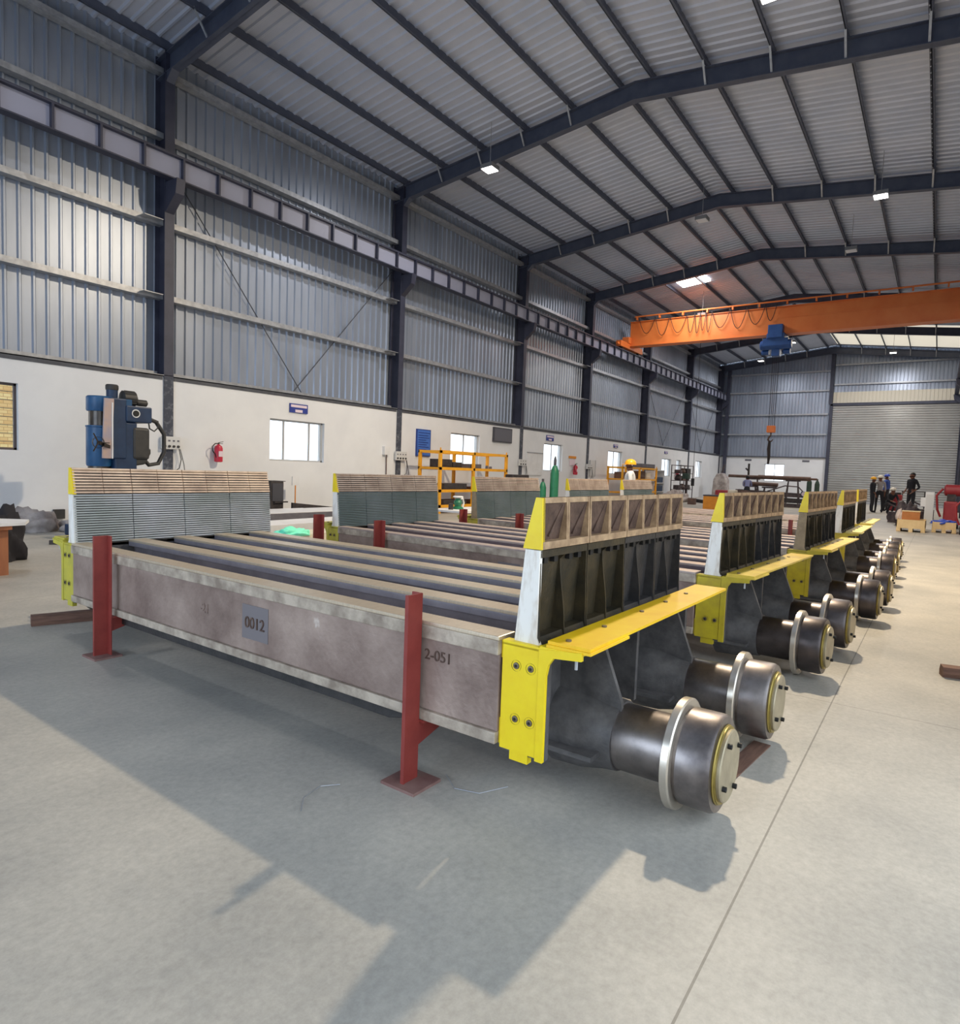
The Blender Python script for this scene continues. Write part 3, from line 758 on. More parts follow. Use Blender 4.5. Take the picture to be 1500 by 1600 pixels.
# ------------------------------------------------------------------ extra materials
mat('mc_blue', rgb(26,76,120), rgb(32,88,134), rough=0.4, scale=6)
mat('mc_blue_dark', rgb(22,44,74), rgb(28,54,86), rough=0.45, scale=6)
mat('mc_chrome', rgb(64,58,54), rgb(84,76,68), rough=0.3, metal=0.6, scale=6)
mat('mc_panel', rgb(190,160,140), rgb(160,150,160), rough=0.5, scale=3)
mat('motor_dark', rgb(46,46,46), rgb(58,56,54), rough=0.55, scale=8)
mat('fire_red', rgb(186,34,60), rgb(196,44,70), rough=0.35, scale=8)
mat('label_pale', rgb(224,206,214), rough=0.6)
mat('sign_blue', rgb(44,60,140), rough=0.5)
mat('board_blue', rgb(58,104,184), rgb(70,114,196), rough=0.5, scale=3)
mat('board_dark', rgb(34,62,134), rough=0.5)
mat('screen', rgb(96,96,104), rough=0.4); mat('screen_frame', rgb(66,66,72), rough=0.5)
mat('socket_grey', rgb(206,206,204), rough=0.6)
mat('white_paint', rgb(226,226,226), rgb(214,214,214), rough=0.7, scale=3)
mat('rack_yellow', rgb(240,172,40), rgb(228,160,34), rough=0.45, scale=5)
mat('dark_part', rgb(52,48,50), rgb(74,68,66), rough=0.6, metal=0.3, scale=9)
mat('gas_green', rgb(30,104,74), rgb(36,118,84), rough=0.4, scale=5)
mat('slab', rgb(222,222,224), rgb(206,206,208), rough=0.5, scale=2)
mat('slab_side', rgb(86,84,92), rgb(100,98,104), rough=0.6, scale=7)
mat('teal', rgb(116,240,204), rgb(140,250,218), rough=0.7, scale=5, bump=0.5, bscale=8)
mat('tarp', rgb(186,176,170), rgb(140,130,126), rough=0.85, scale=4, bump=0.6, bscale=9)
mat('tarp_dark', rgb(30,28,34), rough=0.85)
mat('wood', rgb(146,88,58), rgb(170,108,70), rough=0.7, scale=5, stretch=(1,1,0.2))
mat('wood_pale', rgb(208,180,132), rgb(222,196,150), rough=0.75, scale=5)
mat('box_brown', rgb(170,108,58), rgb(186,120,68), rough=0.75, scale=5)
mat('blue_sheet', rgb(38,72,178), rgb(50,86,196), rough=0.5, scale=5, bump=0.5, bscale=9)
mat('sack', rgb(212,196,186), rough=0.8, bump=0.5, bscale=9, c2=rgb(196,180,170))
mat('orange_box', rgb(226,146,36), rgb(214,134,30), rough=0.5, scale=5)
mat('machine_red', rgb(142,36,44), rgb(160,50,54), rough=0.45, scale=5)
mat('pipe_rust', rgb(88,68,60), rgb(112,88,76), rough=0.6, scale=6)
mat('scrap', rgb(62,54,58), rgb(96,84,82), rough=0.6, metal=0.3, scale=7)
mat('tree_green', rgb(40,58,52), rgb(56,76,66), rough=0.8, scale=9)
mat('skin', rgb(112,70,52), rough=0.55); mat('hair', rgb(24,20,20), rough=0.7)
mat('shirt_white', rgb(206,208,212), rough=0.8); mat('shirt_grey', rgb(168,160,158), rough=0.8)
mat('shirt_blue', rgb(58,84,160), rough=0.8); mat('cloth_black', rgb(30,30,38), rough=0.8)
mat('trouser_dark', rgb(36,36,42), rough=0.85); mat('shoe', rgb(24,22,22), rough=0.6)
mat('helmet_yellow', rgb(242,176,30), rough=0.35); mat('helmet_blue', rgb(60,84,190), rough=0.35); mat('helmet_white', rgb(226,220,206), rough=0.35)
mat('shirt_pale_blue', rgb(130,136,176), rough=0.8)

def cabb(name, m, parent, *a, bevel=0.0): return MB().box(*a).build(name, m, parent, bevel)
def solo(name, mb, m, loc, label, cat, group=None, bevel=0.0, rz=0):
    o = mb.build(name, m, None, bevel, loc); o.rotation_euler = (0, 0, rz); return tag(o, label, cat, group)

# ------------------------------------------------------------------ radial drilling machine
r = empty('drilling_machine', (5.0, 11.0, 0), 'tall blue radial drilling machine with round column and black motor on top', 'machine')
R_ = r
b = MB().box(-0.35, 1.0, -0.6, 0.5, 0, 0.18); b.build('machine_base', 'mc_blue_dark', r, 0.02)
MB().lathe([(0.165, 0.18), (0.165, 1.14)], (-0.03, 0, 0), 'z', 32).build('machine_column', 'mc_chrome', r)
MB().lathe([(0.18, 1.13), (0.19, 1.16), (0.19, 1.74), (0.2, 1.75), (0.2, 1.77), (0.17, 1.775)], (-0.03, 0, 0), 'z', 36).build('column_sleeve', 'mc_blue', r)
MB().lathe([(0.155, 1.76), (0.155, 2.02)], (-0.03, 0, 0), 'z', 32).build('column_ring', 'mc_chrome', r)
b = MB().lathe([(0.18, 2.0), (0.19, 2.02), (0.19, 2.22), (0.17, 2.24)], (-0.03, 0, 0), 'z', 36); b.box(0.0, 0.42, -0.12, 0.2, 2.04, 2.23)
b.build('column_cap', 'mc_blue', r)
b = MB().box(0.16, 0.42, -0.26, 0.24, 1.26, 2.22); b.build('arm_head', 'mc_blue_dark', r, 0.02)
b = MB().prism([(0.0, 1.26), (0.13, 1.26), (0.17, 2.1), (0.17, 2.2), (0.03, 2.2)], -0.30, -0.265, 'y'); p = b.build('control_panel', 'mc_panel', r)
p.location = (0.03, 0, 0)
cabb('panel_edge', 'white_paint', p, 0.135, 0.155, -0.31, -0.26, 1.26, 2.14)
b = MB().box(0.40, 0.82, -0.28, 0.26, 1.86, 2.12); o = b.build('gear_box', 'mc_blue_dark', r, 0.02)
MB().lathe([(0.05, -0.289), (0.068, -0.289)], (0.55, 0, 2.0), 'y', 24, cap=False).build('inspection_ring', 'white_paint', o)
MB().lathe([(0.048, -0.300), (0.048, -0.28)], (0.55, 0, 2.0), 'y', 24).build('inspection_glass', 'black', o)
MB().lathe([(0.085, 2.2), (0.085, 2.36)], (0.31, 0, 0), 'z', 24).build('feed_motor', 'mc_blue_dark', r)
MB().lathe([(0.09, 2.36), (0.095, 2.38), (0.095, 2.43), (0.08, 2.45)], (0.31, 0, 0), 'z', 24).build('motor_cover', 'motor_dark', r)
b = MB().lathe([(0.05, 0.44), (0.12, 0.47), (0.125, 0.66), (0.06, 0.70)], (0.0, 0, 2.25), 'x', 28)
for k in range(10):
    t = 2*PI*k/10; b.bar((0.48, 0.128*math.cos(t), 2.25+0.128*math.sin(t)), (0.65, 0.128*math.cos(t), 2.25+0.128*math.sin(t)), 0.012, 0.012)
b.box(0.52, 0.62, -0.05, 0.05, 2.12, 2.16); b.lathe([(0.05, 0.70), (0.055, 0.74), (0.055, 0.86), (0.03, 0.88)], (0.0, 0, 2.2), 'x', 20)
b.build('main_motor', 'motor_dark', r)
b = MB().box(0.24, 0.60, -0.24, 0.22, 1.02, 1.86); b.build('spindle_head', 'mc_blue_dark', r, 0.03)
b = MB().box(0.52, 0.80, -0.26, 0.2, 1.26, 1.78); o = b.build('side_casting', 'motor_dark', r, 0.04)
for zz in (1.4, 1.62): MB().lathe([(0.03, -0.21), (0.03, -0.19)], (0.72, 0, zz), 'y', 16).build('side_hole', 'black', o)
MB().prism([(0.3, 1.3), (0.84, 1.45), (0.84, 1.36), (0.75, 1.18), (0.42, 1.12)], -0.22, 0.18, 'y').build('lower_casting', 'motor_dark', r, 0.03)
MB().lathe([(0.035, -0.247), (0.05, -0.247)], (0.36, 0, 1.55), 'y', 20).build('dial', 'white_paint', r)
b = MB().lathe([(0.085, -0.42), (0.09, -0.40), (0.085, -0.38)], (-0.08, 0, 1.5), 'y', 20, cap=False)
for k in range(3):
    t = k*2*PI/3; b.bar((-0.08, -0.4, 1.5), (-0.08+0.16*math.cos(t), -0.42, 1.5+0.16*math.sin(t)), 0.014, 0.014)
b.bar((-0.08, -0.4, 1.5), (0.2, -0.24, 1.42), 0.05, 0.05)
b.build('feed_handwheel', 'mc_chrome', r)
MB().lathe([(0.03, 0.80), (0.045, 0.86), (0.06, 1.04)], (0.36, -0.1, 0), 'z', 20).build('spindle', 'galv', r)
MB().tube([(0.8, -0.1, 1.96), (0.98, -0.1, 1.9), (1.12, -0.1, 1.7), (1.12, -0.1, 1.4), (1.02, -0.1, 1.2), (0.86, -0.1, 1.17), (0.76, -0.1, 1.28)], 0.035, 10).build('cable_hose', 'motor_dark', r)
MB().tube([(0.84, -0.12, 1.9), (0.86, -0.12, 1.78), (0.94, -0.12, 1.74), (1.0, -0.12, 1.8), (1.0, -0.12, 1.92)], 0.013, 8).build('cable_hose', 'motor_dark', r)
MB().box(-0.3, 0.9, -0.55, -0.25, 0.18, 0.6).build('work_table', 'mc_blue_dark', r)

for c in kids(R_):
    if c.name.split('.')[0] in ('arm_head', 'control_panel', 'gear_box', 'feed_motor', 'motor_cover', 'main_motor', 'spindle_head', 'side_casting', 'lower_casting', 'dial', 'feed_handwheel', 'spindle', 'cable_hose'): c.location.x -= 0.15

# ------------------------------------------------------------------ things on the left wall
def extinguisher(x, z, lab, sc=1.0):
    r = empty('fire_extinguisher', (x, YL-0.13, z), lab, 'fire extinguisher', group='fire extinguishers on the left wall'); r.scale = (sc, sc, sc)
    b = MB().lathe([(0.05, 0.0), (0.085, 0.01), (0.088, 0.03), (0.088, 0.30), (0.07, 0.35), (0.03, 0.375), (0.022, 0.39)], (0, 0, 0), 'z', 28); b.build('cylinder', 'fire_red', r)
    MB().lathe([(0.0895, 0.10), (0.0895, 0.25)], (0, 0, 0), 'z', 28, cap=False).build('label_band', 'label_pale', r) if sc > 2 else MB().prism([(-0.05, 0.12), (0.05, 0.12), (0.05, 0.24), (-0.05, 0.24)], -0.092, -0.084, 'y').build('label_plate', 'label_pale', r)
    b = MB().lathe([(0.02, 0.385), (0.02, 0.42)], (0, 0, 0), 'z', 12); b.bar((0, 0, 0.425), (0.1, -0.02, 0.45), 0.02, 0.01); b.bar((0, 0, 0.41), (0.09, -0.02, 0.405), 0.02, 0.01)
    b.build('valve_handle', 'black', r)
    MB().tube([(-0.01, -0.02, 0.405), (-0.10, -0.03, 0.40), (-0.17, -0.03, 0.33), (-0.16, -0.03, 0.24), (-0.1, -0.03, 0.17), (-0.08, -0.04, 0.1)], 0.011, 8).build('hose', 'black', r)
    MB().box(-0.05, 0.05, 0.07, 0.13, 0.2, 0.3).build('wall_bracket', 'galv', r)
extinguisher(8.27, 1.25, 'red fire extinguisher on the white wall beside the drilling machine column')
extinguisher(25.3, 1.22, 'red fire extinguisher below a small notice between two windows', 1.1)
extinguisher(38.7, 1.2, 'small dark red fire extinguisher under the tiny far window', 1.0)
def socket_box(x, z, lab, w=0.38, h=0.26, n=4):
    r = empty('socket_box', (x, YL-0.06, z), lab, 'socket box', group='socket boxes on the columns')
    MB().box(-w/2, w/2, -0.05, 0.025, 0, h).build('box_body', 'socket_grey', r, 0.006)
    for k in range(n):
        xx = -w/2+w*(k+0.5)/n
        MB().lathe([(0.024, -0.075), (0.028, -0.05)], (xx, 0, 0.06), 'y', 14).build('socket', 'motor_dark', r)
        MB().box(xx-0.022, xx+0.022, -0.056, -0.049, 0.16, 0.19).build('switch', 'screen', r)
    if n > 2:
        MB().tube([(w/2-0.03, -0.05, 0.02), (w/2+0.02, -0.05, -0.2), (w/2-0.02, -0.05, -0.38), (w/2-0.1, -0.03, -0.45)], 0.008, 6).build('socket_cable', 'black', r)
        MB().tube([(w/2, -0.04, 0.02), (w/2+0.08, -0.05, -0.3), (w/2+0.13, -0.05, -0.7), (w/2+0.14, -0.05, -1.4)], 0.007, 6).build('socket_cable', 'black', r)
socket_box(7.22, 1.48, 'grey socket box on the column beside the drilling machine')
socket_box(14.2, 1.48, 'grey socket box on the column left of the blue board', 0.46)
socket_box(21.0, 1.5, 'grey socket box on the column below the dark screen', 0.5, 0.24, 3)
socket_box(26.75, 1.5, 'grey socket box on the column right of the second extinguisher', 0.5, 0.22, 3)
r = empty('junction_box', (13.6, YL-0.001, 1.62), 'small pale junction box with a conduit, left of the second column', 'box')
MB().box(-0.11, 0.11, -0.1, 0, 0, 0.24).build('box_body', 'white_paint', r); MB().tube([(0.03, -0.04, 0), (0.05, -0.04, -1.6)], 0.015, 6).build('conduit', 'pipe_rust', r)
# hanging sign plates with two lines of white lettering (illegible in the photo: kept as plain strokes)
def sign(x0, x1, z0, z1, lab, name='shop_sign'):
    r = empty(name, ((x0+x1)/2, YL-0.02, z0), lab, 'sign'); w = x1-x0; h = z1-z0
    MB().box(-w/2, w/2, -0.01, 0.01, 0, h).build('sign_plate', 'sign_blue', r)
    MB().box(-w*0.44, w*0.44, -0.014, -0.009, h*0.60, h*0.88).build('sign_line', 'label_pale', r)
    MB().box(-w*0.2, w*0.2, -0.014, -0.009, h*0.06, h*0.36).build('sign_line', 'label_pale', r)
    return r
sign(10.23, 10.78, 2.52, 2.74, 'blue and white sign plate above the wide bright window')
sign(22.85, 23.45, 2.56, 2.78, 'small blue and white sign above the window by the green cylinder')
sign(29.45, 29.93, 2.6, 2.76, 'tiny sign above the window behind the second yellow rack')
sign(36.6, 37.1, 2.6, 2.74, 'tiny sign above the far window on the left wall')
for y0, lab in ((11.08, 'small sign on the back wall, left of the glowing window'), (7.4, 'small sign on the back wall, right of the glowing window')):
    o = MB().box(-0.02, 0, -0.22, 0.22, 0, 0.12).build('wall_sign', 'screen', None, 0, (XB-0.002, y0, 2.6)); tag(o, lab, 'sign')
r = empty('notice_board', (15.25, YL-0.03, 1.64), 'tall blue notice board with white lettering on the left wall', 'board')
MB().box(-0.33, 0.33, -0.015, 0.028, 0, 0.82).build('board_panel', 'board_dark', r)
MB().box(-0.3, 0.3, -0.02, -0.014, 0.03, 0.79).build('board_sheet', 'board_blue', r)
for k, (a, c) in enumerate(((0.70, 0.3), (0.62, 0.26), (0.55, 0.28), (0.48, 0.2), (0.41, 0.26), (0.34, 0.22), (0.27, 0.27), (0.19, 0.2), (0.11, 0.25))):
    MB().box(-0.26, -0.26+c*1.8, -0.024, -0.019, a, a+0.025).build('text_line', 'board_dark', r)
r = empty('wall_screen', (19.62, YL-0.04, 2.3), 'dark grey flat screen mounted high on the left wall', 'screen')
MB().box(-0.6, 0.6, -0.03, 0.035, 0, 0.52).build('screen_casing', 'screen_frame', r, 0.006); MB().box(-0.56, 0.56, -0.036, -0.03, 0.04, 0.48).build('display', 'screen', r)
r = empty('whiteboard', (21.97, YL-0.03, 1.16), 'pale whiteboard on the left wall next to the second white window', 'whiteboard')
MB().box(-0.6, 0.6, -0.01, 0.025, 0, 0.86).build('board_panel', 'white_paint', r); MB().box(-0.6, 0.6, -0.03, 0.0, 0.85, 0.88).build('board_rim', 'galv', r)
r = empty('notice_poster', (25.2, YL-0.02, 1.62), 'small safety poster with orange header above the wall extinguisher', 'poster')
MB().box(-0.33, 0.33, -0.008, 0.018, 0.30, 0.40).build('poster_header', 'orange_box', r); MB().box(-0.24, 0.24, -0.008, 0.018, 0, 0.25).build('poster_sheet', 'label_pale', r)
r = empty('framed_board', (27.2, YL-0.02, 1.17), 'grey framed board on the wall right of the fourth column', 'board')
MB().box(-0.3, 0.3, -0.01, 0.018, 0, 0.74).build('board_panel', 'socket_grey', r)
for a in (-0.3, 0.27): MB().box(a, a+0.03, -0.02, 0.0, 0, 0.74).build('board_rim', 'galv', r)

# ------------------------------------------------------------------ things on the floor along the left
r = empty('work_table', (2.2, 8.2, 0), 'wooden work table corner covered with white sheet, at the left edge', 'table')
b = MB(); b.prism([(-1.0, -0.5), (0.62, -0.3), (0.78, 0.05), (0.5, 0.4), (-1.0, 0.6)], 0.53, 0.56, 'z'); b.build('table_sheet', 'white_paint', r)
MB().box(-1.0, 0.5, -0.3, 0.4, 0.49, 0.53).build('tabletop', 'wood', r)
for sx in (-0.9, 0.32):
    for yy in (-0.22, 0.3): MB().box(sx, sx+0.17, yy, yy+0.12, 0, 0.49).build('leg', 'wood', r)
def heap(name, m, loc, sx, sy_, sz, seed, label, cat, n=2, rz=0):
    rnd = random.Random(seed); b = MB()
    ret = bmesh.ops.create_icosphere(b.bm, subdivisions=4, radius=1)
    for v in b.bm.verts:
        c = v.co; q = 1 + 0.16*math.sin(5*c.x+seed)*math.cos(4*c.y+seed*2) + 0.10*math.sin(11*c.y+7*c.z+seed) + 0.05*math.sin(23*c.x+seed)
        v.co = Vector((c.x*sx*q, c.y*sy_*q, max(0.0, (c.z+0.25))*sz*q*0.8))
    for f in b.bm.faces: f.smooth = True
    o = b.build(name, m, None, 0, loc, fix=False, sharp=False); o.rotation_euler = (0, 0, rz); return tag(o, label, cat)
heap('tarpaulin', 'tarp_dark', (2.95, 9.15, 0.0), 0.30, 0.25, 0.62, 2, 'black folded tarpaulin behind the sheet covered table', 'tarpaulin')
heap('tarpaulin', 'tarp', (4.45, 12.35, 0), 0.42, 0.4, 0.36, 3, 'grey crumpled tarpaulin heap by the left wall, nearer the table', 'tarpaulin')
heap('sack_heap', 'tarp', (5.15, 11.85, 0), 0.36, 0.35, 0.22, 5, 'low pale brown sack heap by the left wall, behind the end of the first car', 'sack')
solo('wall_box', MB().box(-0.09, 0.09, -0.06, 0, 0, 0.17), 'motor_dark', (5.16, YL-0.001, 0.13), 'small dark box low on the left wall beside the sack heap', 'box')
b = MB().box(-0.3, 0.3, -0.03, 0.03, 0, 0.06); solo('steel_bar', b, 'dark_part', (4.25, 10.2, 0), 'short dark steel bar lying on the floor left of the first car', 'steel bar', rz=-0.55)
b = MB(); b.prism([(-0.045, 0), (0.045, 0), (0.05, 0.03), (0.045, 0.075), (-0.045, 0.08), (-0.05, 0.03)], 0, 2.2, 'x')
solo('timber_baulk', b, 'timber', (2.0, 5.52, 0), 'long dark timber baulk lying under the left end of the first car', 'timber', rz=-0.30)
b = MB(); b.prism([(-0.04, 0), (0.045, 0), (0.05, 0.035), (0.03, 0.075), (-0.045, 0.07), (-0.05, 0.03)], 0, 0.55, 'x')
solo('timber_baulk', b, 'timber', (5.44, -0.10, 0), 'short dark timber block on the bare floor at the right edge', 'timber', rz=-1.35)
b = MB(); b.prism([(-0.06, 0), (0.06, 0), (0.06, 0.0), (-0.06, 0.0)], 0, 0.01, 'x') if False else b.prism([(-0.04, 0), (0.04, 0), (0.04, 0.006), (-0.04, 0.006)], 0, 0.62, 'x')
wx, wy = P2W(2.75, 0.72)
solo('timber_baulk', b, 'timber', (wx, wy, 0), 'thin timber under the second roller of the nearest car', 'timber', rz=-0.10)

r = empty('steel_cabinet', (9.28, 12.35, 0), 'narrow black steel cabinet against the left wall under the wide window', 'cabinet')
MB().box(-0.17, 0.17, -0.2, 0.2, 0, 0.86).build('cabinet_body', 'dark_part', r, 0.01); MB().box(-0.14, 0.14, -0.215, -0.2, 0.42, 0.82).build('cabinet_door', 'screen_frame', r); MB().bar((-0.1, -0.23, 0.4), (0.26, -0.23, 0.4), 0.04, 0.03).build('handle', 'dark_part', r)
MB().box(-0.17, 0.22, -0.2, 0.2, 0.86, 0.875).build('cabinet_top', 'dark_part', r)
r = empty('floor_sign', (10.1, 12.55, 0), 'white sign plate on a thin orange post under the wide window', 'sign')
MB().tube([(0, 0, 0), (0, 0, 0.76)], 0.014, 8).build('sign_post', 'orange_box', r); MB().box(-0.1, 0.1, -0.015, 0.015, 0.76, 0.97).build('sign_plate', 'white_paint', r); MB().box(-0.12, 0.12, -0.12, 0.12, 0, 0.015).build('sign_foot', 'orange_box', r)
b = MB(); b.prism([(-0.35, 0), (-0.35, 0.38), (1.4, 0.20), (1.4, 0)], -0.03, 0.03, 'y'); b.box(-0.35, 1.4, 0.03, 0.2, 0, 0.02)
solo('steel_channel', b, 'dark_part', (10.0, 12.1, 0), 'dark tapered steel channel standing on edge along the left wall', 'steel channel')
def slab(x, y, z, l, w, h, rz, lab, m='slab', ms='slab_side', g='flat steel slabs by the left wall'):
    b = MB(); b.mi = 1; b.box(0, l, 0, w, 0, h-0.012); b.mi = 0; b.box(0, l, 0, w, h-0.012, h)
    o = b.build('steel_slab', [m, ms], None, 0, (x, y, z)); o.rotation_euler = (0, 0, rz); return tag(o, lab, 'steel slab', g)
slab(7.5, 10.55, 0.0, 2.0, 1.0, 0.30, 0.0, 'thick pale topped steel slab with dark side, left end of the slab group')
slab(9.6, 10.9, 0.0, 2.6, 1.0, 0.25, 0.0, 'thinner pale topped slab right of the thick one, below the channel')
slab(9.5, 10.6, 0.25, 2.9, 0.9, 0.05, 0.02, 'thin pale plate resting on the right slab')
slab(5.9, 8.3, 0.0, 2.6, 0.7, 0.32, 0.08, 'long white painted slab behind the teal cloth', 'slab', 'slab')
slab(5.9, 7.45, 0.0, 2.7, 0.5, 0.26, 0.08, 'cream coloured slab just behind the first pallet car', 'beige_sheet', 'beige_sheet')
heap('teal_cloth', 'teal', (6.05, 7.60, 0.245), 0.26, 0.18, 0.11, 4, 'bright teal cloth lying on the cream slab', 'cloth', rz=0.0)
heap('black_bundle', 'tarp_dark', (5.75, 7.95, 0.0), 0.14, 0.12, 0.42, 8, 'small black bundle beside the teal cloth', 'bundle')

# ------------------------------------------------------------------ yellow racks
def rack(name_label, x0, x1, y0, y1, H, zs, xs):
    r = empty('storage_rack', (x0, y0, 0), name_label, 'rack'); w = x1-x0; d = y1-y0
    for x in xs:
        for y in (0, d): MB().box(x-x0-0.04, x-x0+0.04, y-0.04, y+0.04, 0, H).build('upright', 'rack_yellow', r)
    for z in zs:
        b = MB(); b.box(0, w, -0.04, 0.0, z-0.05, z+0.03); b.box(0, w, d, d+0.04, z-0.05, z+0.03); b.box(0, w, 0, d, z+0.0, z+0.02) if z < H-0.1 else None
        for x in xs: b.box(x-x0-0.03, x-x0+0.03, 0, d, z-0.04, z+0.02)
        b.build('shelf', 'rack_yellow', r)
    for x in (xs[0], xs[-1]): MB().bar((x-x0, 0, H), (x-x0, 0, H+0.08), 0.03, 0.03).build('upright_peg', 'rack_yellow', r)
    return r
rack('yellow steel storage rack in front of the bright window, nearer one', 14.3, 17.8, 11.55, 12.3, 1.80, (0.22, 0.66, 1.30, 1.78), (14.34, 15.95, 17.76))
rack('yellow storage rack farther down the left wall behind the worker', 27.6, 32.0, 11.7, 12.4, 1.68, (0.5, 1.1, 1.64), (27.65, 29.7, 31.95))
PB = []
def stored(x, y, z, sx, sy_, sz, lab, m='dark_part', g='parts stored on the yellow racks', shape='box'):
    b = MB()
    if shape == 'box':
        b.box(-sx/2, sx/2, -sy_/2, sy_/2, 0, sz); b.box(-sx/2+0.02, sx/2-0.02, -sy_/2-0.01, sy_/2+0.01, sz*0.2, sz*0.35)
    else:
        b.lathe([(sx/2, 0), (sx/2, sz), (sx/2.6, sz+0.02)], (0, 0, 0), 'z', 18)
    o = b.build('stored_part', m, None, 0.008, (x, y, z)); return tag(o, lab, 'machine part', g)
stored(14.75, 11.85, 1.32, 0.55, 0.4, 0.24, 'tall dark part at the left end of the near rack top shelf')
stored(15.28, 11.85, 1.32, 0.42, 0.4, 0.17, 'lower dark part beside the tall one on the near rack')
stored(16.2, 11.85, 1.32, 0.62, 0.4, 0.14, 'grey part right of the rack middle upright', 'slab_side')
stored(17.1, 11.85, 1.32, 0.10, 0.1, 0.09, 'small grey disc on the near rack top shelf, left of its pair', 'slab_side', shape='cyl')
stored(17.3, 11.85, 1.32, 0.10, 0.1, 0.07, 'small grey disc on the near rack top shelf, right of its pair', 'slab_side', shape='cyl')
stored(15.1, 11.8, 0.68, 1.1, 0.5, 0.18, 'wide dark casting on the near rack middle shelf, left side')
stored(16.6, 11.8, 0.68, 0.9, 0.5, 0.08, 'flat brown part on the near rack middle shelf', 'pipe_rust')
stored(15.1, 11.8, 0.24, 1.1, 0.5, 0.14, 'dark part on the near rack bottom shelf, left side')
stored(16.7, 11.8, 0.24, 1.2, 0.5, 0.12, 'brown part on the near rack bottom shelf, right side', 'pipe_rust')
solo('casting_block', MB().box(-0.5, 0.5, -0.14, 0.14, 0, 0.16), 'dark_part', (17.6, 11.0, 1.02), 'flat black block on a stand right of the near rack', 'machine part', bevel=0.02)
r = empty('steel_bench', (17.6, 11.0, 0), 'dark steel bench carrying a flat black block', 'bench')
MB().box(-0.6, 0.6, -0.2, 0.2, 0.96, 1.02).build('bench_top', 'dark_part', r)
for sx in (-0.55, 0.5):
    for sy_ in (-0.18, 0.14): MB().box(sx, sx+0.05, sy_, sy_+0.04, 0, 0.96).build('leg', 'dark_part', r)
stored(31.0, 12.0, 1.67, 1.7, 0.5, 0.2, 'long grey roll on top of the far rack', 'slab_side')
stored(28.4, 12.05, 1.13, 0.8, 0.4, 0.3, 'brown part on the far rack upper shelf, left', 'pipe_rust')
stored(30.4, 12.05, 1.13, 0.9, 0.4, 0.38, 'reddish brown part on the far rack upper shelf, middle', 'cast_rust')
stored(31.3, 12.05, 1.13, 0.5, 0.4, 0.32, 'pale part on the far rack upper shelf, right', 'beige_sheet')
stored(30.6, 12.05, 0.52, 0.9, 0.4, 0.26, 'dark part on the far rack middle shelf')
r = empty('side_rack', (33.0, 12.1, 0), 'pale open shelf with dark blue crates right of the far yellow rack', 'shelf')
for z in (0.5, 0.95, 1.6): MB().box(-0.75, 0.75, -0.2, 0.3, z-0.03, z).build('shelf_board', 'white_paint', r)
for x in (-0.75, 0.72): MB().box(x, x+0.03, -0.2, 0.3, 0, 1.62).build('side_board', 'white_paint', r)
for z, lab in ((0.95, 'dark blue crate on the upper board of the pale shelf'), (0.5, 'dark blue crate on the lower board of the pale shelf')):
    solo('storage_crate', MB().box(-0.6, 0.6, -0.18, 0.2, 0, 0.3), 'mc_blue_dark', (33.0, 12.1, z), lab, 'crate', bevel=0.02)

# gas cylinder with valve
r = empty('gas_cylinder', (16.5, 9.05, 0), 'tall green gas cylinder standing before the white window', 'gas cylinder')
MB().lathe([(0.10, 0.0), (0.12, 0.02), (0.125, 0.1), (0.125, 1.25), (0.11, 1.36), (0.07, 1.46), (0.04, 1.5)], (0, 0, 0), 'z', 28).build('cylinder_body', 'gas_green', r)
MB().lathe([(0.04, 1.49), (0.045, 1.52), (0.045, 1.64), (0.03, 1.72), (0.012, 1.76)], (0, 0, 0), 'z', 16).build('cylinder_cap', 'screen_frame', r)
r = empty('gas_cylinder', (16.28, 9.3, 0), 'short green cylinder half hidden beside the tall one', 'gas cylinder')
MB().lathe([(0.09, 0.0), (0.10, 0.02), (0.10, 0.85), (0.06, 0.98), (0.03, 1.02)], (0, 0, 0), 'z', 24).build('cylinder_body', 'gas_green', r)
MB().lathe([(0.035, 1.01), (0.035, 1.1)], (0, 0, 0), 'z', 12).build('cylinder_cap', 'screen_frame', r)
# flat plate table with valves, between the cars and the near rack
r = empty('plate_table', (10.2, 7.6, 0), 'low plate table with small parts, seen between the second and third cars', 'table')
MB().box(0, 2.6, 0, 0.9, 0.42, 0.46).build('tabletop', 'slab', r); MB().box(0.05, 2.55, 0.03, 0.08, 0.30, 0.42).build('table_rail', 'pipe_rust', r)
for x in (0.05, 2.45):
    for y in (0.05, 0.78): MB().box(x, x+0.08, y, y+0.08, 0, 0.42).build('leg', 'dark_part', r)
r = empty('pipe_valve', (10.75, 8.15, 0.46), 'green and white pipe valve standing on the plate table', 'valve')
MB().lathe([(0.12, 0), (0.12, 0.03), (0.07, 0.06), (0.09, 0.14), (0.05, 0.22)], (0, 0, 0), 'z', 20).build('valve_body', 'gas_green', r)
MB().lathe([(0.10, 0.24), (0.11, 0.255), (0.10, 0.27)], (0, 0, 0), 'z', 20).build('valve_wheel', 'white_paint', r)
MB().tube([(0.06, 0, 0.2), (0.16, 0, 0.22), (0.2, 0, 0.12), (0.16, 0, 0.02)], 0.02, 8).build('valve_pipe', 'white_paint', r)
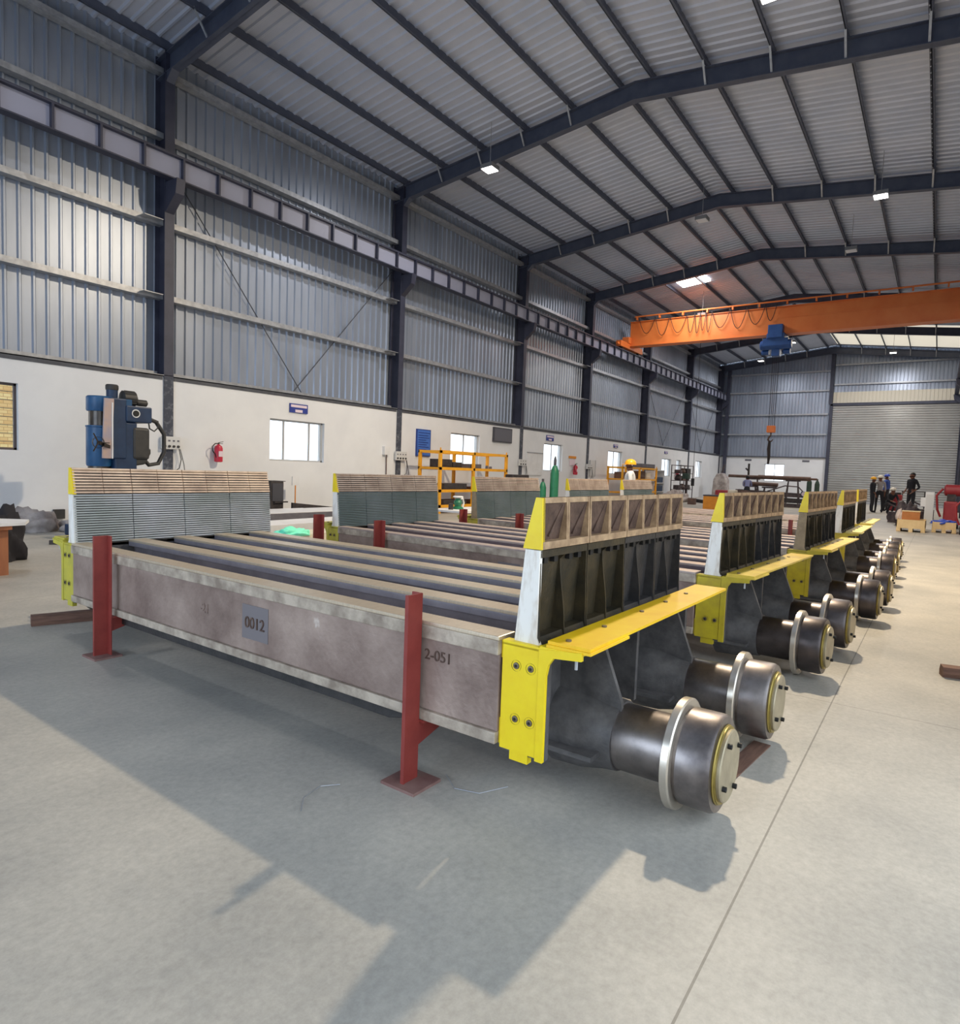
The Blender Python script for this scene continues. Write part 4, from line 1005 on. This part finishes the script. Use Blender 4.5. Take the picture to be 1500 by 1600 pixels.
for x, y, rr, hh, m, lab in ((10.45, 8.1, 0.05, 0.12, 'dark_part', 'small dark cylinder left of the valve'), (11.15, 8.0, 0.05, 0.10, 'dark_part', 'small dark cylinder right of the valve'), (11.45, 8.1, 0.045, 0.2, 'white_paint', 'white tin on the plate table'), (11.8, 8.0, 0.06, 0.08, 'dark_part', 'low dark ring at the right end of the plate table')):
    solo('small_part', MB().lathe([(rr, 0), (rr, hh), (rr*0.7, hh+0.01)], (0, 0, 0), 'z', 16), m, (x, y, 0.46), lab, 'machine part', 'small parts on the plate table')

# ------------------------------------------------------------------ far end of the hall
r = empty('steel_box', (27.6, 7.6, 0), 'orange steel box standing on the floor behind the second sidewall', 'box')
MB().box(-0.35, 0.35, -0.33, 0.33, 0, 0.55).build('box_body', 'orange_box', r, 0.02); MB().box(-0.36, 0.36, -0.34, 0.34, 0.55, 0.6).build('box_lid', 'screen_frame', r)
solo('steel_beam', MB().box(-1.6, 1.6, -0.1, 0.1, 0, 0.16), 'dark_part', (34.9, 10.6, 0), 'long dark steel beam on the floor below the cluttered shelf', 'steel beam', rz=0.6)
solo('steel_block', MB().box(-0.16, 0.16, -0.16, 0.16, 0, 0.3), 'pipe_rust', (31.2, 9.6, 0), 'small brown block alone on the pale floor in front of the long beam', 'steel block')
heap('scrap_heap', 'tarp', (33.6, 11.2, 0), 0.9, 0.6, 0.55, 11, 'grey crumpled heap before the cluttered shelf', 'scrap heap')
r = empty('open_shelf', (36.2, 11.5, 0), 'tall thin open shelf cluttered with parts before the far small window', 'shelf')
for x in (-1.1, 1.1):
    for y in (0, 0.5): MB().box(x-0.02, x+0.02, y-0.02, y+0.02, 0, 1.95).build('shelf_post', 'scrap', r)
for z in (0.6, 1.1, 1.5, 1.93): MB().box(-1.1, 1.1, 0, 0.5, z-0.02, z+0.01).build('shelf_board', 'scrap', r)
rnd = random.Random(5); k = 0
wd = ['lowest', 'second', 'third']
for zi, z in enumerate((0.61, 1.11, 1.51)):
    for q, (xx, pl) in enumerate(((-0.7, 'left'), (0.0, 'middle'), (0.65, 'right'))):
        s = 0.22+rnd.random()*0.12
        solo('stored_part', MB().lathe([(s*0.5, 0), (s*0.6, s*0.3), (s*0.4, s*0.8), (s*0.2, s)], (0, 0, 0), 'z', 14) if (zi+q) % 2 else MB().box(-s, s, -0.15, 0.15, 0, s*0.8), ['scrap', 'pipe_rust', 'dark_part'][q], (36.2+xx, 11.75, z), 'small part on the %s board of the cluttered shelf, %s' % (wd[zi], pl), 'machine part', 'parts on the cluttered shelf')
r = empty('floor_drill', (34.3, 10.9, 0), 'small dark green bench drill left of the cluttered shelf', 'machine')
MB().box(-0.25, 0.25, -0.25, 0.25, 0, 0.1).build('machine_base', 'tree_green', r); MB().lathe([(0.06, 0.1), (0.06, 1.4)], (0, 0, 0), 'z', 14).build('machine_column', 'scrap', r)
MB().box(-0.3, 0.15, -0.15, 0.15, 1.2, 1.5).build('drill_head', 'tree_green', r, 0.03); MB().box(-0.3, 0.1, -0.2, 0.2, 0.7, 0.76).build('drill_table', 'scrap', r)
r = empty('covered_machine', (44.0, 11.7, 0), 'tall machine under a grey cover in the far left corner', 'machine')
b = MB(); b.prism([(-0.48, 0), (0.48, 0), (0.42, 1.2), (0.22, 1.6), (-0.12, 1.65), (-0.42, 1.2)], -0.4, 0.4, 'x'); b.build('machine_cover', 'tarp', r, 0.06)
MB().bar((0, 0, 1.5), (0, -0.16, 2.2), 0.1, 0.1).build('machine_mast', 'scrap', r)
# red and brown machines / drums behind the second car
for x, y, w, h, m, lab in ((31.5, 8.1, 0.9, 0.75, 'machine_red', 'low dark red motor block left of the wooden drum'), (30.2, 7.5, 0.3, 0.8, 'beige_sheet', 'cream box between the red motor block and the round drum')):
    solo('motor_block', MB().box(-0.3, 0.3, -w/2, w/2, 0, h), m, (x, y, 0), lab, 'machine', bevel=0.04)
r = empty('cable_drum', (31.0, 7.2, 0), 'round brown cable drum behind the second car sidewall', 'drum')
MB().lathe([(0.40, -0.28), (0.40, -0.24), (0.2, -0.24), (0.2, 0.24), (0.40, 0.24), (0.40, 0.28)], (0, 0, 0.40), 'x', 28).build('drum_body', 'pipe_rust', r)
MB().lathe([(0.08, -0.30), (0.08, -0.27)], (0, 0, 0.40), 'x', 16).build('drum_hub', 'black', r)
# long tubes on trestles
def trestle(x, y, h, lab):
    r = empty('trestle', (x, y, 0), lab, 'trestle', group='trestles under the long tubes')
    MB().box(-0.06, 0.06, -0.35, 0.35, h-0.08, h).build('trestle_top', 'scrap', r)
    for s in (-1, 1):
        for t in (-1, 1): MB().bar((0.03*t, 0.22*s, h-0.06), (0.25*t, 0.33*s, 0.0), 0.05, 0.05).build('leg', 'scrap', r)
def longtube(p, q, rad, m, lab, cat='steel tube', step=True):
    b = MB(); P = Vector(p); Q = Vector(q)
    b.tube([P, P+(Q-P)*0.35, P+(Q-P)*0.351, P+(Q-P)*0.93, P+(Q-P)*0.931, Q] if step else [P, Q], [rad*0.7, rad*0.7, rad, rad, rad*0.5, rad*0.5] if step else rad, 12)
    return tag(b.build('steel_tube', m, None), lab, cat, 'long steel tubes at the far end')
longtube((36.4, 9.3, 1.46), (36.4, 5.0, 1.42), 0.11, 'pipe_rust', 'long brown steel shaft lying across in front of the glowing window')
trestle(36.4, 8.05, 1.38, 'trestle under the long shaft, left one'); trestle(36.4, 6.1, 1.35, 'trestle under the long shaft, right one')
longtube((35.8, 8.4, 1.10), (35.8, 6.7, 1.06), 0.10, 'pipe_rust', 'shorter brown shaft below the long one', step=False)
trestle(35.8, 8.0, 0.99, 'low trestle under the shorter shaft, left one'); trestle(35.8, 7.1, 0.96, 'low trestle under the shorter shaft, right one')
r = empty('steel_mast', (37.1, 8.45, 0), 'thin vertical steel mast left of the glowing window', 'mast')
MB().bar((0, 0, 0), (0, 0, 2.15), 0.09, 0.09).build('mast_pole', 'dark_part', r); MB().bar((0, 0, 1.75), (0, 0.16, 1.9), 0.05, 0.08).build('mast_arm', 'dark_part', r); MB().box(-0.25, 0.25, -0.25, 0.25, 0, 0.04).build('mast_foot', 'dark_part', r)
# dark steel frames stacked on the floor
for k, (x, y0, y1, z0, z1, m, lab) in enumerate(((34.6, 4.3, 8.6, 0.0, 0.22, 'scrap', 'long dark steel girder at the bottom of the stack below the glowing window'),
    (34.7, 4.6, 8.4, 0.22, 0.50, 'dark_part', 'second dark steel girder of the stack below the glowing window'), (34.8, 5.0, 8.5, 0.50, 0.78, 'scrap', 'topmost dark steel girder of the stack below the glowing window'))):
    b = MB(); h = z1-z0
    b.prism([(y0, 0), (y1, 0), (y1, h), (y0+0.5, h*0.7), (y0, h*0.4)], -0.06, 0.06, 'x'); b.prism([(y0, 0), (y1, 0), (y1, h), (y0+0.5, h*0.7), (y0, h*0.4)], 0.5, 0.62, 'x')
    for q in range(7):
        yy = y0+0.3+q*(y1-y0-0.5)/6; b.box(0.06, 0.5, yy-0.04, yy+0.04, h*0.2, h*0.7)
    solo('steel_girder', b, m, (x, 0, z0), lab, 'steel girder', 'dark steel frames stacked on the floor')
for k, (y, z, s, m, lab) in enumerate(((5.3, 0.56, 0.24, 'mc_blue_dark', 'small dark blue gearbox on the frames, left of its neighbour'), (4.9, 0.40, 0.22, 'scrap', 'small grey gearbox at the low end of the frames'))):
    r = empty('gearbox', (34.9, y, z-0.02), lab, 'gearbox'); MB().box(-0.2, 0.2, -s, s*0.6, 0, 0.26).build('gear_housing', m, r, 0.03); MB().lathe([(0.1, -0.3), (0.1, -0.18)], (0, 0, 0.14), 'x', 14).build('flange', 'label_pale', r)
b = MB().tube([(34.9, 7.0, 0.74), (34.9, 6.2, 1.05), (34.9, 5.6, 1.02), (34.9, 5.1, 0.5)], 0.03, 8).build('bent_rod', 'scrap'); tag(b, 'bent dark rod arching over the steel frames', 'rod')
# potted cypress-like cut branches at the door post
for y, h, lab in ((5.35, 1.55, 'dark green gas bottle near the shutter post, left one'), (4.95, 1.45, 'dark green gas bottle near the shutter post, right one')):
    o = MB().lathe([(0.11, 0), (0.13, 0.02), (0.13, h-0.3), (0.08, h-0.14), (0.04, h-0.08), (0.045, h)], (0, 0, 0), 'z', 20).build('gas_bottle', 'tree_green', None, 0, (40.5, y+0.6, 0)); tag(o, lab, 'gas bottle')

# right side: crates, scrap, machines
def crate(x, y, w, d, h, lab, top=None):
    r = empty('wooden_crate', (x, y, 0), lab, 'crate')
    for s in (-1, 0, 1): MB().box(-d/2, d/2, s*w*0.42-0.05, s*w*0.42+0.05, 0, 0.10).build('skid', 'wood_pale', r)
    MB().box(-d/2, d/2, -w/2, w/2, 0.10, 0.13).build('deck_board', 'wood_pale', r)
    for (a, c, e, f) in ((-d/2, -d/2+0.02, -w/2, w/2), (d/2-0.02, d/2, -w/2, w/2), (-d/2, d/2, -w/2, -w/2+0.02), (-d/2, d/2, w/2-0.02, w/2)):
        MB().box(a, c, e, f, 0.13, h).build('side_board', 'wood_pale', r)
    for s in (-1, 1): MB().box(-d/2-0.012, -d/2, s*w*0.42-0.04, s*w*0.42+0.04, 0.02, h).build('corner_post', 'wood_pale', r)
    MB().box(-d/2+0.02, d/2-0.02, -w/2+0.02, w/2-0.02, 0.13, h-0.05).build('crate_filling', 'wood_pale', r)
    return r
crate(22.1, 0.56, 0.68, 1.0, 0.34, 'pale wooden crate carrying a brown wooden box')
r = empty('wooden_box', (22.0, 0.58, 0.29), 'brown wooden box on top of the left pale crate', 'box')
MB().box(-0.25, 0.25, -0.21, 0.21, 0, 0.27).build('box_body', 'box_brown', r); MB().box(-0.26, 0.26, -0.22, 0.22, 0.27, 0.29).build('box_lid', 'wood_pale', r)
heap('white_sack', 'sack', (22.5, 0.86, 0.28), 0.16, 0.10, 0.30, 3, 'small white sack wedged on the crate beside the brown box', 'sack')
crate(22.7, -0.2, 0.55, 0.9, 0.30, 'pale wooden crate covered by a bright blue sheet')
heap('blue_sheet', 'blue_sheet', (22.7, -0.2, 0.24), 0.42, 0.30, 0.11, 6, 'bright blue plastic sheet over the right pale crate', 'plastic sheet')
r = empty('control_cabinet', (23.6, 0.19, 0), 'narrow white control cabinet standing behind the crates', 'cabinet')
MB().box(-0.15, 0.15, -0.11, 0.11, 0, 1.12).build('cabinet_body', 'white_paint', r, 0.01); MB().box(-0.16, -0.15, -0.09, 0.09, 0.15, 1.05).build('cabinet_door', 'socket_grey', r)
MB().box(-0.12, 0.1, 0.11, 0.22, 0.68, 0.95).build('side_box', 'white_paint', r)
def red_machine(x, y, s, lab):
    r = empty('welding_set', (x, y, 0), lab, 'machine'); r.scale = (s, s, s)
    MB().box(-0.3, 0.3, -0.16, 0.16, 0.12, 0.75).build('machine_case', 'machine_red', r, 0.04)
    MB().lathe([(0.1, -0.24), (0.16, -0.2), (0.16, 0.14), (0.1, 0.18)], (0, 0, 1.06), 'y', 20).build('machine_drum', 'machine_red', r)
    MB().box(-0.12, 0.12, -0.1, 0.1, 0.75, 0.95).build('machine_neck', 'dark_part', r)
    for sx in (-0.2, 0.2): MB().lathe([(0.12, -0.2), (0.12, -0.16)], (sx, 0, 0.12), 'y', 18).build('caster_wheel', 'black', r)
    for sx in (-0.2, 0.2): MB().lathe([(0.12, 0.16), (0.12, 0.2)], (sx, 0, 0.12), 'y', 18).build('caster_wheel', 'black', r)
    MB().tube([(0, 0.2, 1.1), (0, 0.34, 0.9), (0, 0.3, 0.5), (0, 0.22, 0.3)], 0.03, 8).build('machine_hose', 'machine_red', r)
red_machine(25.2, -0.35, 1.12, 'dark red welding set standing right of the white cabinet')
red_machine(22.2, -0.72, 0.85, 'dark red welding set at the right edge beside the blue sheet')
r = empty('welding_machine', (35.4, 1.58, 0), 'low red machine between the standing people', 'machine')
MB().box(-0.3, 0.3, -0.26, 0.26, 0.1, 0.85).build('machine_case', 'machine_red', r, 0.05); MB().box(-0.2, 0.2, -0.2, 0.2, 0.85, 0.95).build('machine_lid', 'dark_part', r)
for s in (-1, 1): MB().lathe([(0.1, -0.03), (0.1, 0.03)], (-0.2, 0.24*s, 0.1), 'y', 16).build('caster_wheel', 'black', r)
rnd = random.Random(12)
names = ['nearest', 'second', 'third', 'fourth', 'fifth', 'sixth', 'farthest']
for k in range(7):
    x = 26.5+k*0.75; y = 0.95-0.09*k+rnd.random()*0.1; s = 0.24+rnd.random()*0.1
    b = MB().box(-s, s, -s*0.7, s*0.7, 0, s*1.2); b.lathe([(s*0.5, 0), (s*0.5, s*1.3)], (0, 0, s*0.6), 'x', 12); b.bar((-s, -s*0.6, s), (s, s*0.7, s*2.1), 0.05, 0.05)
    o = solo('scrap_part', b, ['scrap', 'dark_part', 'pipe_rust'][k % 3], (x, y, 0), 'dark scrap machine part behind the brown box, %s of the seven' % names[k], 'scrap part', 'dark scrap parts behind the crates', rz=rnd.random()*1.5)
heap('scrap_heap', 'scrap', (25.0, 0.75, 0), 0.5, 0.36, 0.72, 21, 'dark heap of scrap behind the brown box', 'scrap heap')
r = empty('hand_rail', (44.0, 0.4, 0), 'low dark hand rail in front of the roller shutter', 'rail')
MB().tube([(0, -0.9, 0.95), (0, 1.3, 0.95)], 0.03, 8).build('rail_bar', 'dark_part', r)
for y in (-0.85, 0.2, 1.25): MB().tube([(0, y, 0), (0, y, 0.95)], 0.03, 8).build('rail_post', 'dark_part', r)

# ------------------------------------------------------------------ people
def person(loc, rz, label, shirt, trousers, helmet=None, H=1.70, pose='stand', hair=True):
    s = H/1.70
    J = {}; E = []; C = {}; Rr = {}
    def j(n, p, r, c, par=None):
        J[n] = Vector(p)*s; Rr[n] = (r[0]*s, r[1]*s) if isinstance(r, tuple) else (r*s, r*s); C[n] = c
        if par: E.append((par, n))
    dz = 0.0; lean = 0.0; hipx = 0.0
    if pose == 'crouch': dz = -0.48; lean = 0.28; hipx = -0.12
    if pose == 'bend': lean = 0.22
    j('pelvis', (hipx, 0, 0.97+dz), (0.13, 0.11), 'T')
    j('waist', (hipx+lean*0.3, 0, 1.10+dz), (0.125, 0.10), 'S', 'pelvis')
    j('chest', (hipx+lean*0.8, 0, 1.31+dz-lean*0.1), (0.155, 0.12), 'S', 'waist')
    j('upch', (hipx+lean*1.0, 0, 1.42+dz-lean*0.15), (0.11, 0.09), 'S', 'chest')
    hx = hipx+lean*1.15; hz = dz-lean*0.2
    j('neck', (hx, 0, 1.49+hz), 0.055, 'K', 'upch'); j('jaw', (hx+0.02, 0, 1.54+hz), 0.068, 'K', 'neck')
    j('face', (hx+0.02, 0, 1.605+hz), (0.082, 0.092), 'K', 'jaw'); j('crown', (hx+0.0, 0, 1.665+hz), 0.07, 'H' if hair else 'K', 'face')
    j('nose', (hx+0.118, 0, 1.595+hz), 0.013, 'K', 'face')
    j('chin', (hx+0.085, 0, 1.535+hz), 0.02, 'K', 'jaw')
    for q, n in ((1, 'l'), (-1, 'r')):
        j('ear'+n, (hx+0.01, 0.094*q, 1.60+hz), 0.016, 'K', 'face')
        j('hip'+n, (hipx, 0.09*q, 0.90+dz), 0.088, 'T', 'pelvis')
        if pose == 'crouch':
            kx, kz = 0.28, 0.50; ax = 0.02
        elif pose == 'stride': kx, kz = 0.06*q, 0.50; ax = -0.02+0.12*q
        else: kx, kz = 0.02, 0.50; ax = 0.0
        j('thigh'+n, ((hipx+kx)/2, 0.1*q, (0.90+dz+kz)/2+0.03), 0.075, 'T', 'hip'+n)
        j('knee'+n, (kx, 0.11*q, kz), 0.056, 'T', 'thigh'+n)
        j('calf'+n, ((kx+ax)/2-0.02, 0.11*q, 0.30), 0.052, 'T', 'knee'+n)
        j('ankle'+n, (ax, 0.11*q, 0.09), 0.042, 'T', 'calf'+n)
        j('foot'+n, (ax+0.06, 0.115*q, 0.045), 0.042, 'B', 'ankle'+n); j('toe'+n, (ax+0.16, 0.125*q, 0.035), 0.033, 'B', 'foot'+n)
        sx, szz = hipx+lean*1.0, 1.41+dz-lean*0.15
        j('shoulder'+n, (sx, 0.18*q, szz), 0.058, 'S', 'upch')
        if pose in ('crouch', 'bend'): el = (sx+0.14, 0.22*q, szz-0.24); wr = (sx+0.36, 0.14*q, szz-0.30); dv = Vector((0.9, -0.1*q, -0.2))
        elif pose == 'akimbo' : el = (sx-0.08, 0.27*q, szz-0.27); wr = (sx+0.12, 0.2*q, szz-0.42); dv = Vector((0.6, -0.2*q, -0.6))
        else: el = (sx-0.02, 0.23*q, szz-0.28); wr = (sx+0.07, 0.23*q, szz-0.52); dv = Vector((0.2, 0, -1))
        j('elbow'+n, el, 0.043, 'S', 'shoulder'+n); j('wrist'+n, wr, 0.027, 'K', 'elbow'+n)
        dv.normalize(); w = Vector(wr); side = Vector((0, 0, 1)).cross(dv) if abs(dv.z) < 0.9 else Vector((1, 0, 0)); side.normalize()
        pm = w+dv*0.06; j('palm'+n, tuple(pm), (0.034, 0.016), 'K', 'wrist'+n)
        for f, ln in enumerate((0.065, 0.075, 0.07, 0.055)):
            o_ = side*(0.027-0.018*f); j('f%d%s' % (f, n), tuple(pm+dv*0.035+o_), 0.0085, 'K', 'palm'+n); j('g%d%s' % (f, n), tuple(pm+dv*(0.035+ln)+o_+Vector((0.012, 0, 0))), 0.007, 'K', 'f%d%s' % (f, n))
        j('t'+n, tuple(w+dv*0.03+side*0.045), 0.010, 'K', 'palm'+n); j('u'+n, tuple(w+dv*0.065+side*0.06), 0.008, 'K', 't'+n)
    names = list(J); ix = {n: i for i, n in enumerate(names)}
    me = D.meshes.new('tmp'); me.from_pydata([J[n] for n in names], [(ix[a], ix[b_]) for a, b_ in E], [])
    ob = D.objects.new('tmp', me); COL.objects.link(ob)
    ob.modifiers.new('s', 'SKIN'); sv = me.skin_vertices[0].data
    for i, n in enumerate(names): sv[i].radius = Rr[n]; sv[i].use_root = (n == 'pelvis')
    ob.modifiers['s'].use_smooth_shade = True
    ms = ob.modifiers.new('u', 'SUBSURF'); ms.levels = 2; ms.render_levels = 2
    bpy.context.view_layer.update()
    m2 = D.meshes.new_from_object(ob.evaluated_get(bpy.context.evaluated_depsgraph_get()))
    D.objects.remove(ob)
    order = {'K': 0, 'S': 1, 'T': 2, 'B': 3, 'H': 4}
    m2.materials.clear()
    for mm in ('skin', shirt, trousers, 'shoe', 'hair'): m2.materials.append(MATS[mm])
    seg = [(J[a], J[b_], C[b_] if C[a] != C[b_] and C[b_] in ('S', 'T', 'H') and a != 'pelvis' else C[a], C[b_]) for a, b_ in E]
    for p in m2.polygons:
        c = p.center; best = None
        for A, B, ca, cb in seg:
            d = B-A; t = max(0, min(1, (c-A).dot(d)/max(d.length_squared, 1e-9))); q = (c-(A+d*t)).length
            if best is None or q < best[0]: best = (q, ca if t < 0.5 else cb)
        p.material_index = order[best[1]]; p.use_smooth = True
    o = D.objects.new('person', m2); COL.objects.link(o); o.location = loc; o.rotation_euler = (0, 0, rz); tag(o, label, 'person')
    zmin = min(v.co.z for v in m2.vertices); o.location.z = loc[2]-zmin
    hc = Vector((hx+0.005, 0, 1.635+hz))*s
    if helmet:
        b = MB().lathe([(0.128, 0.0), (0.126, 0.03), (0.11, 0.075), (0.075, 0.108), (0.03, 0.122)], (hc.x, hc.y, hc.z), 'z', 24)
        b.prism([(hc.x+0.09, -0.09), (hc.x+0.175, -0.06), (hc.x+0.185, 0), (hc.x+0.175, 0.06), (hc.x+0.09, 0.09)], hc.z-0.004, hc.z+0.006, 'z')
        b.build('helmet', helmet, o)
    elif hair:
        b = MB().sphere((hc.x-0.015, 0, hc.z+0.01), 0.102, 1.05, 0.98, 0.85); b.build('hair', 'hair', o)
    return o
person((13.72, 5.62, 0), 1.95, 'person in a pale shirt and yellow helmet, seen in profile behind the last sidewalls', 'shirt_white', 'trouser_dark', 'helmet_yellow', 1.60)
person((35.0, 2.2, 0), 0.3, 'person in a grey shirt and dark trousers with a pale helmet before the shutter', 'shirt_grey', 'trouser_dark', 'helmet_white', 1.66, 'stride')
person((36.9, 2.05, 0), 1.2, 'person in a blue shirt and blue helmet, half hidden behind the grey shirt', 'shirt_blue', 'trouser_dark', 'helmet_blue', 1.76)
person((34.6, 2.45, 0), -1.2, 'person in black with a yellow helmet, left of the grey shirt', 'cloth_black', 'trouser_dark', 'helmet_yellow', 1.58)
person((33.9, 1.72, 0), -2.6, 'person crouching in dark clothes and helmet in front of the red machine', 'cloth_black', 'trouser_dark', 'helmet_white', 1.64, 'crouch')
person((33.0, 0.92, 0), 2.4, 'person in black with black hair standing behind the scrap heap', 'cloth_black', 'trouser_dark', None, 1.82, 'akimbo')
person((33.9, 7.75, 0), 0.2, 'person in a pale blue shirt bending over the steel frames', 'shirt_pale_blue', 'trouser_dark', None, 1.5, 'bend')

# thin offcuts of wire on the floor by the near stand
for pts, lab in (([(1.78, 1.90, 0.004), (1.72, 1.95, 0.004), (1.62, 1.93, 0.004), (1.55, 1.86, 0.004)], 'thin curled wire offcut on the floor left of the near red stand foot'),
                 ([(2.12, 1.62, 0.004), (2.05, 1.52, 0.004), (2.08, 1.42, 0.004), (2.2, 1.36, 0.004)], 'thin curled wire offcut on the floor right of the near red stand foot')):
    tag(MB().tube(pts, 0.0018, 6).build('wire_offcut', 'galv'), lab, 'wire', 'wire offcuts on the floor')
